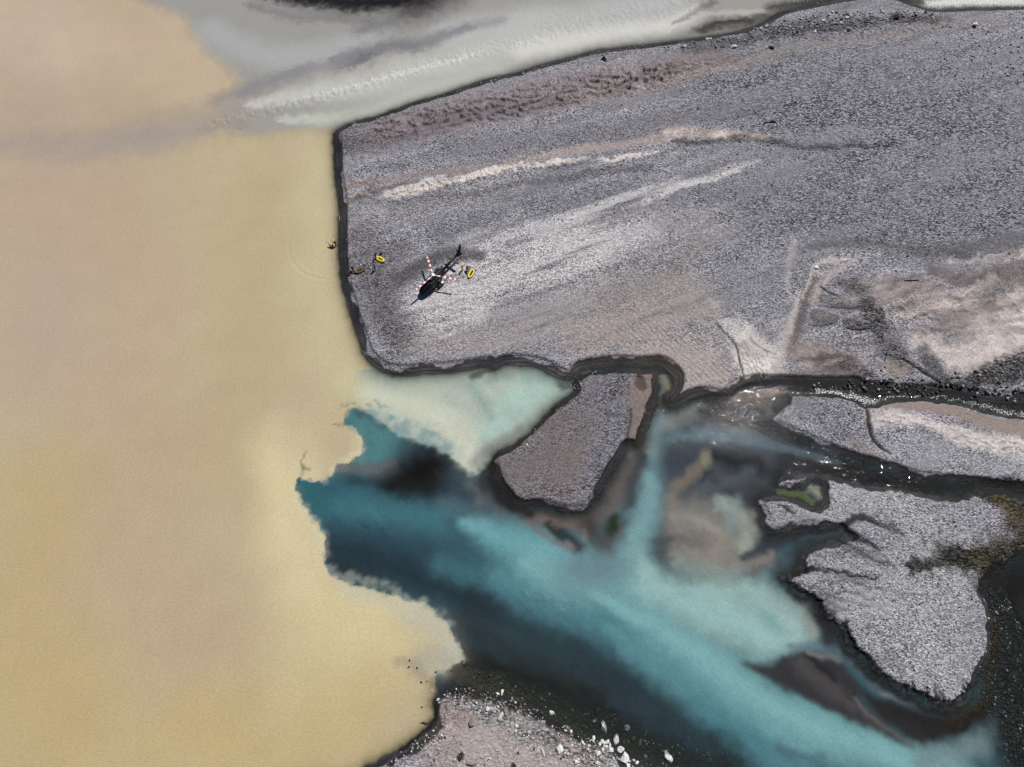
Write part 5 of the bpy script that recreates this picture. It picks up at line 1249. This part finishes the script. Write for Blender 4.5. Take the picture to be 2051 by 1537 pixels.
# ------------------------------------------------------------------ rocks
MR = {}
def rock_mat(key, col, vary=0.25):
    MR[key] = mat('rock_' + key, col, 0.85, spec=0.3, bump=0.5, bscale=5.0, vary=vary)
rock_mat('white', (0.60, 0.595, 0.59), 0.22); rock_mat('pale', (0.46, 0.45, 0.45), 0.15); rock_mat('grey', (0.24, 0.24, 0.245)); rock_mat('dark', (0.03, 0.03, 0.032))
rock_mat('moss', (0.11, 0.12, 0.012), 0.5); rock_mat('dull_moss', (0.045, 0.048, 0.022), 0.5); rock_mat('brown', (0.235, 0.20, 0.185), 0.3); rock_mat('dim', (0.12, 0.115, 0.10), 0.3)
def rock_bm(seed, sx, sy, sz, sub_=3, cuts=11):
    rr = random.Random(seed)
    bm = bmesh.new(); bmesh.ops.create_icosphere(bm, subdivisions=sub_, radius=1.0)
    pl = []
    for _ in range(cuts):
        n = Vector((rr.gauss(0, 1), rr.gauss(0, 1), rr.gauss(0, .8))).normalized(); pl.append((n, rr.uniform(.48, .82)))
    for v in bm.verts:
        for n, d in pl:
            k = v.co.dot(n) - d
            if k > 0: v.co -= n * k * .985
        v.co *= 1 + .05 * math.sin(v.co.x * 5 + seed) * math.cos(v.co.y * 4 - seed)
        v.co = Vector((v.co.x * sx, v.co.y * sy, v.co.z * sz))
    return bm
def boulder(px, py, w, l, ang, kind, label, group=None, sink=0.25, name='boulder', cat='rock', hgt=None, base_z=None, seed=None):
    """w, l: short and long size in photo pixels; ang: long axis on the picture in degrees (0 = right, 90 = up)"""
    p = spot(px, py); s = scale_at(px, py)
    a, b_ = w * s / 2, l * s / 2
    h_ = hgt or .62 * a + .1 * b_
    bm = rock_bm(seed if seed is not None else int(px * 7 + py), b_ * 1.25, a * 1.25, h_ * 1.15)
    z = (p.z if base_z is None else base_z) + h_ * (1 - 2 * sink) * .8
    o = from_bm(name, bm, MR[kind], None, (p.x, p.y, z), (random.uniform(-.15, .15), random.uniform(-.15, .15), R(ang)), smooth=False)
    return tag(o, label, cat, group)
BO = [
 (1208,1456,10,21,102,'white','tall narrow white boulder in the shallows, highest of the shore cluster',.1),
 (1254,1457,12,13,20,'pale','rounded light grey boulder standing alone in dark water',.1),
 (1235,1483,12,19,78,'pale','smooth grey oval boulder at the edge of the dark water',.2),
 (1244,1501,12,13,0,'white','blocky white boulder touching the top of the largest white boulder',.2),
 (1251,1519,15,24,80,'white','largest white boulder of the shore cluster, tall and flat sided',.2),
 (1336,1516,16,21,120,'white','angular white boulder alone in the dark shallows, furthest right',.1),
 (1223,1503,10,12,-20,'white','wedge shaped white boulder left of the blocky white boulder',.2),
 (1208,1503,7,10,80,'white','egg shaped white stone between two larger white stones',.2),
 (1200,1509,8,12,100,'white','leaning oblong white stone lower left in the shore cluster',.2),
 (1189,1480,7,10,85,'white','upright white stone at the upper left tip of the cluster',.2),
 (1207,1485,7,9,90,'white','small white stone just below the tall narrow boulder',.2),
 (1216,1486,7,9,70,'white','triangular white stone beside the smooth grey oval boulder',.2),
 (1214,1496,7,8,60,'white','pointed white stone above the wedge shaped boulder',.2),
 (1222,1494,4,10,88,'white','thin upright sliver of white rock in the shore cluster',.2),
 (1202,1492,6,6,0,'white','round white cobble inside the shore cluster',.2),
 (1180,1495,5,6,0,'white','small white cobble on sandy ground left of the cluster',.2),
 (1257,1534,10,10,0,'white','white boulder cut by the bottom edge below the largest boulder',.2),
 (1276,1528,6,7,20,'white','small white rock right of the largest boulder near the bottom edge',.2),
 (1156,1527,9,9,30,'white','round white boulder on the pebbles by the bottom edge',.2),
 (1197,1528,8,10,160,'white','flattish white rock low on the pebble bank',.2),
 (1282,1489,8,14,70,'dim','speckled grey boulder lying under dark water',.3),
 (1258,1486,6,7,100,'dim','faint grey stone under water between two boulders',.3),
 (1269,1480,8,9,20,'moss','lime green mossy stone beside the speckled boulder',.2),
 (1276,1446,10,11,0,'dull_moss','olive mossy stone right of the rounded grey boulder',.3),
 (1297,1463,8,8,0,'dull_moss','small olive stone in dark water right of the mossy pair',.3),
 (1196,1423,13,17,150,'dull_moss','broad dark olive boulder under water above the tall white boulder',.3),
 (1215,1417,8,9,0,'dim','dull grey stone under water right of the broad olive boulder',.3),
 (1190,1444,6,6,0,'pale','pale round stone in the pebbly shallows above the cluster',.2),
 (1389,1428,20,24,70,'dull_moss','large blurred dark boulder deep in the blue stream',.45),
 (1417,1511,9,12,20,'moss','greenish stone under water at the bottom right of the shallows',.3),
 (1155,1352,11,14,60,'dim','greyish green boulder under water, furthest up in the dark shallows',.35),
 (1105,1428,9,14,130,'white','flat white slab on the wet brown bank',.2),
 (1087,1450,11,14,30,'grey','mid grey boulder on white pebbles above the sandy bank',.2),
 (1121,1502,12,19,65,'white','big white oblong boulder among pebbles on the sand',.2),
 (1087,1507,6,17,120,'pale','long thin pale rock lying in the pebbles',.2),
 (1003,1434,9,17,60,'pale','leaning grey slab among white pebbles',.15),
 (947,1446,12,20,65,'brown','brown boulder casting a black shadow on the pebble point',.1),
 (1006,1387,6,11,80,'white','curved white stone at the wet edge of the pebble bank',.1),
 (997,1390,5,8,140,'white','small crooked white stone left of the curved white stone',.1),
 (976,1420,8,9,0,'white','white block among pebbles above the brown boulder',.15),
 (1035,1454,7,7,0,'white','square white stone on the sandy slope right of the slab',.15),
 (866,1382,6,13,120,'white','white rock in the murky water off the pebble point',.1),
 (799,1335,6,11,120,'white','lone white block standing out of the yellow lake',.1),
 (839,1374,4,6,80,'white','little white stone in the yellow water near the point',.1),
 (877,1402,5,6,0,'white','white stone at the corner of the pebble point',.1),
 (946,1530,12,22,0,'brown','brown rock cut by the bottom edge of the sand',.3),
 (1635,537,6,9,60,'white','white block perched at the head of the curled sand ridge',.05),
 (1545,97,7,10,150,'dark','dark boulder on the edge of the river terrace',.1),
 (1795,36,10,13,160,'dark','dark boulder among rubble near the top rapids',.1),
 (1953,50,8,9,100,'white','pale boulder on the grey slope at the upper right',.1),
 (1699,62,6,8,20,'dark','small dark boulder at the sandy foot of the slope',.1),
 (1470,94,8,14,10,'pale','broken pale slab on the river terrace',.2),
 (1055,891,4,4,0,'white','single white stone on the brown middle island',.1),
 (1370,176,4,5,0,'white','single white stone on the sandy band of the gravel bar',.1),
 (1417,80,6,7,0,'pale','pale rock at the water edge of the upper river',.1),
 (1371,95,6,7,0,'white','white rock beside the upper river shore',.1),
]
for px, py, w, l, ang, kind, label, sk in BO:
    boulder(px, py, w, l, ang, kind, label, sink=sk)
for i, (px, py) in enumerate([(1605,57),(1632,36),(1648,42),(1660,30),(1668,25),(1672,48),(1684,46),(1697,36),(1712,30),(1632,64),(1718,54),(1770,26),(1867,36),(1905,55),(1615,38),(1590,66)]):
    boulder(px, py, random.uniform(4, 6), random.uniform(5, 8), random.uniform(0, 180), random.choice(['pale', 'grey', 'white', 'pale']), 'small pale rock in the rubble along the upper river bank', 'pale rocks in the rubble along the upper river', .1)
for i, (px, py) in enumerate([(838,1340),(823,1325),(846,1417),(822,1338),(845,1368),(856,1366),(905,1345),(874,1348)]):
    boulder(px, py, 4.5, 6, random.uniform(0, 180), 'dark', 'dark stone just breaking the murky water off the point', 'dark stones in the murky water off the pebble point', .3, base_z=-.12)

# ------------------------------------------------------------------ driftwood and scrub
def branch(name, trunk, rad, twigs, material, label, cat='driftwood', lift=0.06):
    pts = [spot(*q[:2]) + Vector((0, 0, lift + (q[2] if len(q) > 2 else 0))) for q in trunk]
    o0 = pts[0].copy()
    root = empty(name, o0, 0, label, cat)
    bm = bmesh.new(); tube(bm, [p - o0 for p in pts], rad, 8); from_bm('stem', bm, material, root)
    for tw in twigs:
        tp = [spot(*q[:2]) + Vector((0, 0, lift + (q[2] if len(q) > 2 else 0))) - o0 for q in tw]
        bm = bmesh.new(); tube(bm, tp, [rad[0] * .5 * (1 - .6 * i / (len(tp) - 1)) for i in range(len(tp))], 6); from_bm('twig', bm, material, root)
branch('driftwood', [(1529,246),(1540,246),(1548,244,.25),(1553,247,.2)], [.07,.14,.2,.16], [[(1545,244,.2),(1546,240,.5),(1550,241,.6)],[(1548,245,.2),(1557,246,.4),(1558,251,.1)],[(1543,247),(1537,255),(1541,261)],[(1550,248,.1),(1541,258),(1552,257)]], M['dwood'], 'black snag of driftwood with roots stranded on the gravel bar')
branch('driftwood', [(1532,266),(1540,262),(1550,256)], [.06,.1,.05], [[(1540,262),(1537,258),(1534,256)]], M['dwood'], 'thin dark branch below the black snag')
branch('driftwood', [(1810,562),(1822,563,.1),(1832,562,.1),(1842,563)], [.05,.12,.1,.04], [[(1822,563,.1),(1826,558,.2)],[(1830,562,.1),(1838,558,.1)]], M['dwood'], 'dark branch lying on the brown sand flat')
branch('driftwood', [(676,428),(680,434),(681,440),(678,446)], [.04,.05,.05,.03], [[(680,434),(676,436)]], M['wood'], 'bleached curved stick on the dark left bank')
branch('driftwood', [(726,703),(731,707),(732,712),(728,715)], [.03,.05,.05,.03], [[(731,707),(734,699)]], M['wood'], 'bleached forked stick on the lower left bank')
branch('driftwood', [(790,746),(797,741),(803,742)], [.03,.05,.03], [[(797,741),(799,738)]], M['wood'], 'small pale stick on the bank above the green water')
branch('driftwood', [(841,1450,.3),(848,1447,.4),(857,1449,.3),(860,1445,.3)], [.03,.08,.08,.03], [[(848,1447,.4),(845,1443,.4)],[(855,1449,.3),(851,1452,.3)]], M['dwood'], 'dark twisted branch in the yellow water by the sandy point', lift=.2)
branch('driftwood', [(906,1454),(910,1456),(917,1451),(920,1443)], [.03,.05,.05,.03], [[(917,1451),(922,1448)]], M['wood'], 'curved pale stick on the sand left of the brown boulder')
branch('driftwood', [(1205,120),(1210,118,.5),(1213,122,.3)], [.2,.35,.22], [[(1210,118,.5),(1209,113,.8)],[(1211,119,.4),(1215,124,.1)]], M['dwood'], 'dark stump on the stony bank of the upper river')
branch('driftwood', [(662,286),(668,287),(673,287)], [.03,.05,.04], [[(668,287),(666,284)]], M['dwood'], 'small dark twig poking from the upper left corner of the bank', lift=.25)
def shrub(px, py, rad, label, n=420, seed=1):
    rr = random.Random(seed); p = spot(px, py); root = empty('shrub', p, 0, label, 'shrub')
    tips = []
    for k in range(9):
        a = rr.uniform(0, 2 * math.pi); q = Vector((math.cos(a) * rad * rr.uniform(.4, 1), math.sin(a) * rad * .7 * rr.uniform(.4, 1), rad * rr.uniform(.4, .9)))
        bm = bmesh.new(); tube(bm, [(0, 0, 0), q * .5 + Vector((0, 0, .08)), q], [.03, .02, .01], 5); from_bm('stem', bm, M['twig'], root); tips.append(q)
    bm = bmesh.new()
    for k in range(n):
        t = rr.choice(tips); c = t * rr.uniform(.35, 1.1) + Vector((rr.gauss(0, .12), rr.gauss(0, .12), rr.gauss(0, .08))); s = rr.uniform(.05, .11)
        r_ = Euler((rr.uniform(-1, 1), rr.uniform(-1, 1), rr.uniform(0, 6))).to_matrix()
        bm.faces.new([bm.verts.new(c + r_ @ Vector(v)) for v in ((-s, 0, 0), (0, -s * .5, .01), (s, 0, 0), (0, s * .5, .01))])
    from_bm('foliage', bm, M['leaf'], root, smooth=False)
shrub(925, 1514, .75, 'small olive green shrub growing on the pink sand by the bottom edge', seed=3)
shrub(1029, 1533, .5, 'low brownish green tuft cut by the bottom edge of the sand', 260, seed=5)

# ------------------------------------------------------------------ loose stones nobody could count
def gz(x, y):
    i = np.clip(np.searchsorted(xs, x), 1, NX - 1); j = np.clip(np.searchsorted(ys, y), 1, NY - 1)
    return HT[j, i]
_bm = bmesh.new(); bmesh.ops.create_icosphere(_bm, subdivisions=1, radius=1.0)
_sv = np.array([v.co[:] for v in _bm.verts]); _sf = np.array([[v.index for v in f.verts] for f in _bm.faces]); _bm.free()
sm = bpy.data.materials.new('loose_stone'); sm.use_nodes = True
_a = sm.node_tree.nodes.new('ShaderNodeAttribute'); _a.attribute_name = 'tint'
_n = sm.node_tree.nodes.new('ShaderNodeTexNoise'); _n.inputs['Scale'].default_value = 7.0
_t = sm.node_tree.nodes.new('ShaderNodeTexCoord'); sm.node_tree.links.new(_t.outputs['Object'], _n.inputs['Vector'])
_r = sm.node_tree.nodes.new('ShaderNodeMapRange'); _r.inputs['To Min'].default_value = .7; _r.inputs['To Max'].default_value = 1.3; sm.node_tree.links.new(_n.outputs['Fac'], _r.inputs['Value'])
_v = sm.node_tree.nodes.new('ShaderNodeVectorMath'); _v.operation = 'SCALE'
sm.node_tree.links.new(_a.outputs['Color'], _v.inputs[0]); sm.node_tree.links.new(_r.outputs[0], _v.inputs['Scale'])
sm.node_tree.links.new(_v.outputs[0], sm.node_tree.nodes['Principled BSDF'].inputs['Base Color']); sm.node_tree.nodes['Principled BSDF'].inputs['Roughness'].default_value = .85
def stones(name, regions):
    """regions: (line, half width px, stones per square metre, radius range, [(albedo, share)...], stay dry?)"""
    co, fc, cl = [], [], []; off = 0
    for pts, w, dens, (r0, r1), cols, dry in regions:
        s, m = stroke(pts, w, 0.6, 0.6, 0.3, 0.3)
        xx, yy = X[s], Y[s]
        cell = np.gradient(xs)[s[1]][None, :] * np.gradient(ys)[s[0]][:, None]
        lam = dens * cell * m * np.clip(.35 + 1.6 * (BLOT[s] + .45), .1, 1.6)
        if dry: lam = lam * (HT[s] > dry)
        if name == 'bar_gravel': lam = lam * sstep(0.10, 0.24, GC[s].mean(-1))
        k = RNG.poisson(lam); sel = np.nonzero(k.ravel())[0]; sel = np.repeat(sel, k.ravel()[sel])
        n = len(sel)
        if not n: continue
        px = xx.ravel()[sel] + RNG.uniform(-.12, .12, n); py = yy.ravel()[sel] + RNG.uniform(-.12, .12, n)
        rad = r0 + (r1 - r0) * RNG.random(n) ** 2.6
        sc = rad[:, None] * np.stack([RNG.uniform(.75, 1.35, n), RNG.uniform(.7, 1.1, n), RNG.uniform(.5, .85, n)], 1)
        v = _sv[None] * (1 + RNG.uniform(-.22, .22, (n, len(_sv), 1))) * sc[:, None, :]
        a = RNG.uniform(0, 6.28, n); ca, sa = np.cos(a)[:, None], np.sin(a)[:, None]
        v = np.stack([v[..., 0] * ca - v[..., 1] * sa, v[..., 0] * sa + v[..., 1] * ca, v[..., 2]], -1)
        v += np.stack([px, py, gz(px, py) + sc[:, 2] * .35], 1)[:, None, :]
        pick = RNG.choice(len(cols), n, p=np.array([c[1] for c in cols]) / sum(c[1] for c in cols))
        c = np.array([c[0] for c in cols])[pick] * RNG.uniform(.7, 1.25, (n, 1))
        co.append(v.reshape(-1, 3)); fc.append((_sf[None] + (off + np.arange(n) * len(_sv))[:, None, None]).reshape(-1, 3)); off += n * len(_sv)
        cl.append(np.repeat(c, len(_sv), 0))
    me = raw_mesh(name, np.concatenate(co), np.concatenate(fc)); vattr(me, 'tint', np.concatenate(cl), None, True)
    me.materials.append(sm); o = bpy.data.objects.new(name, me); C.objects.link(o); tag(o, kind='stuff'); return o
WH, PL, GY, DK, OL = (.52, .515, .51), (.31, .305, .31), (.19, .19, .20), (.045, .044, .046), (.065, .065, .028)
stones('shore_pebbles', [
    ([(880,1402),(930,1405),(1000,1425),(1060,1452),(1130,1490),(1190,1515),(1250,1540)], [10,16,20,22,24,24,20], 7, (.06, .26), [(WH, 3), (PL, 4), (GY, 4), (DK, 1)], .02),
    ([(1160,1480),(1215,1500),(1260,1530)], [8,14,14], 4, (.07, .3), [(WH, 6), (PL, 2), (GY, 1)], -.1),
    ([(900,1480),(1000,1510),(1100,1545)], [60,50,40], 1.6, (.06, .22), [(WH, 5), (PL, 3), (GY, 2), (DK, 1)], .1),
    ([(780,1530),(840,1500),(870,1480)], [12,12,8], 4, (.07, .22), [(WH, 3), (PL, 3), (GY, 2)], .05)])
stones('shallows_stones', [
    ([(930,1365),(1040,1398),(1130,1435),(1230,1472),(1330,1510),(1450,1550)], [20,26,30,34,38,40], 2.2, (.07, .34), [(OL, 3), (GY, 2), (DK, 5), ((.12, .115, .075), 2)], 0),
    ([(1140,775),(1165,762),(1195,748)], [14,12,8], 6, (.08, .2), [(WH, 1), (DK, 4), (OL, 2), (GY, 2)], 0),
    ([(2000,1215),(2030,1300),(2015,1400),(2060,1500)], [24,44,44,60], 4, (.08, .26), [(DK, 8), (GY, 2), (PL, .6), ((.07, .06, .02), 3)], 0),
    ([(1120,820),(1090,850),(1060,868)], [3,3,3], 5, (.06, .14), [(WH, 2), (PL, 2), (DK, 2)], 0)])
stones('bar_gravel', [
    ([(1660,1010),(1750,1010),(1850,1060),(1900,1120),(1850,1200),(1850,1290),(1900,1370),(1740,1200)], [36,36,56,60,86,86,50,60], 3.0, (.07, .2), [(PL, 5), (WH, 2), (GY, 4), (DK, 1)], .3),
    ([(1930,985),(1980,975),(2040,985)], [12,14,16], 4, (.1, .3), [(DK, 4), (GY, 3), (WH, 1)], -.1),
    ([(1950,1120),(1985,1180),(1990,1260)], [20,16,8], 4, (.08, .24), [(DK, 4), (GY, 2), (OL, 2), (WH, .7)], -.1)])
stones('bank_rubble', [
    ([(1340,100),(1420,90),(1500,75),(1600,55),(1720,40),(1860,34)], [10,14,16,18,18,10], 1.3, (.12, .5), [(GY, 6), (PL, 3), (DK, 1.6), (WH, .6)], .02),
    ([(690,262),(830,214),(980,166),(1160,116),(1330,92)], [5,6,6,7,8], 2.0, (.09, .32), [(DK, 5), (GY, 3), (PL, 1.2)], -.12),
    ([(1640,768),(1760,776),(1880,775),(1990,790),(2060,780)], [8,12,14,14,16], 2.2, (.12, .45), [(DK, 6), (GY, 3), (PL, .6)], 0),
    ([(1900,765),(1980,755),(2060,735)], [14,20,26], 1.6, (.12, .5), [(DK, 4), (GY, 4), (PL, 1)], .1),
    ([(1750,640),(1770,690),(1750,740),(1790,760)], [16,18,18,14], 1.4, (.1, .35), [(DK, 4), (GY, 4), (PL, 1)], .1),
    ([(1950,120),(2060,120)], [70,60], .5, (.12, .4), [(GY, 4), (PL, 3), (DK, 2)], .1),
    ([(700,480),(740,520),(760,600)], [22,26,26], .9, (.07, .16), [(WH, 2), (PL, 4), (GY, 2)], .3),
    ([(760,330),(1100,260),(1500,200),(1900,200)], [30,60,90,110], .25, (.1, .26), [(PL, 4), (WH, 1), (DK, 4), (GY, 3)], .3),
    ([(1000,420),(1300,420),(1600,380),(1950,400)], [40,70,100,100], .25, (.1, .26), [(PL, 4), (WH, 1), (DK, 4), (GY, 3)], .3),
    ([(1500,250),(1800,400),(2000,350)], [160,160,140], .10, (.12, .3), [(WH, 1), (PL, 4), (DK, 2)], .3)])
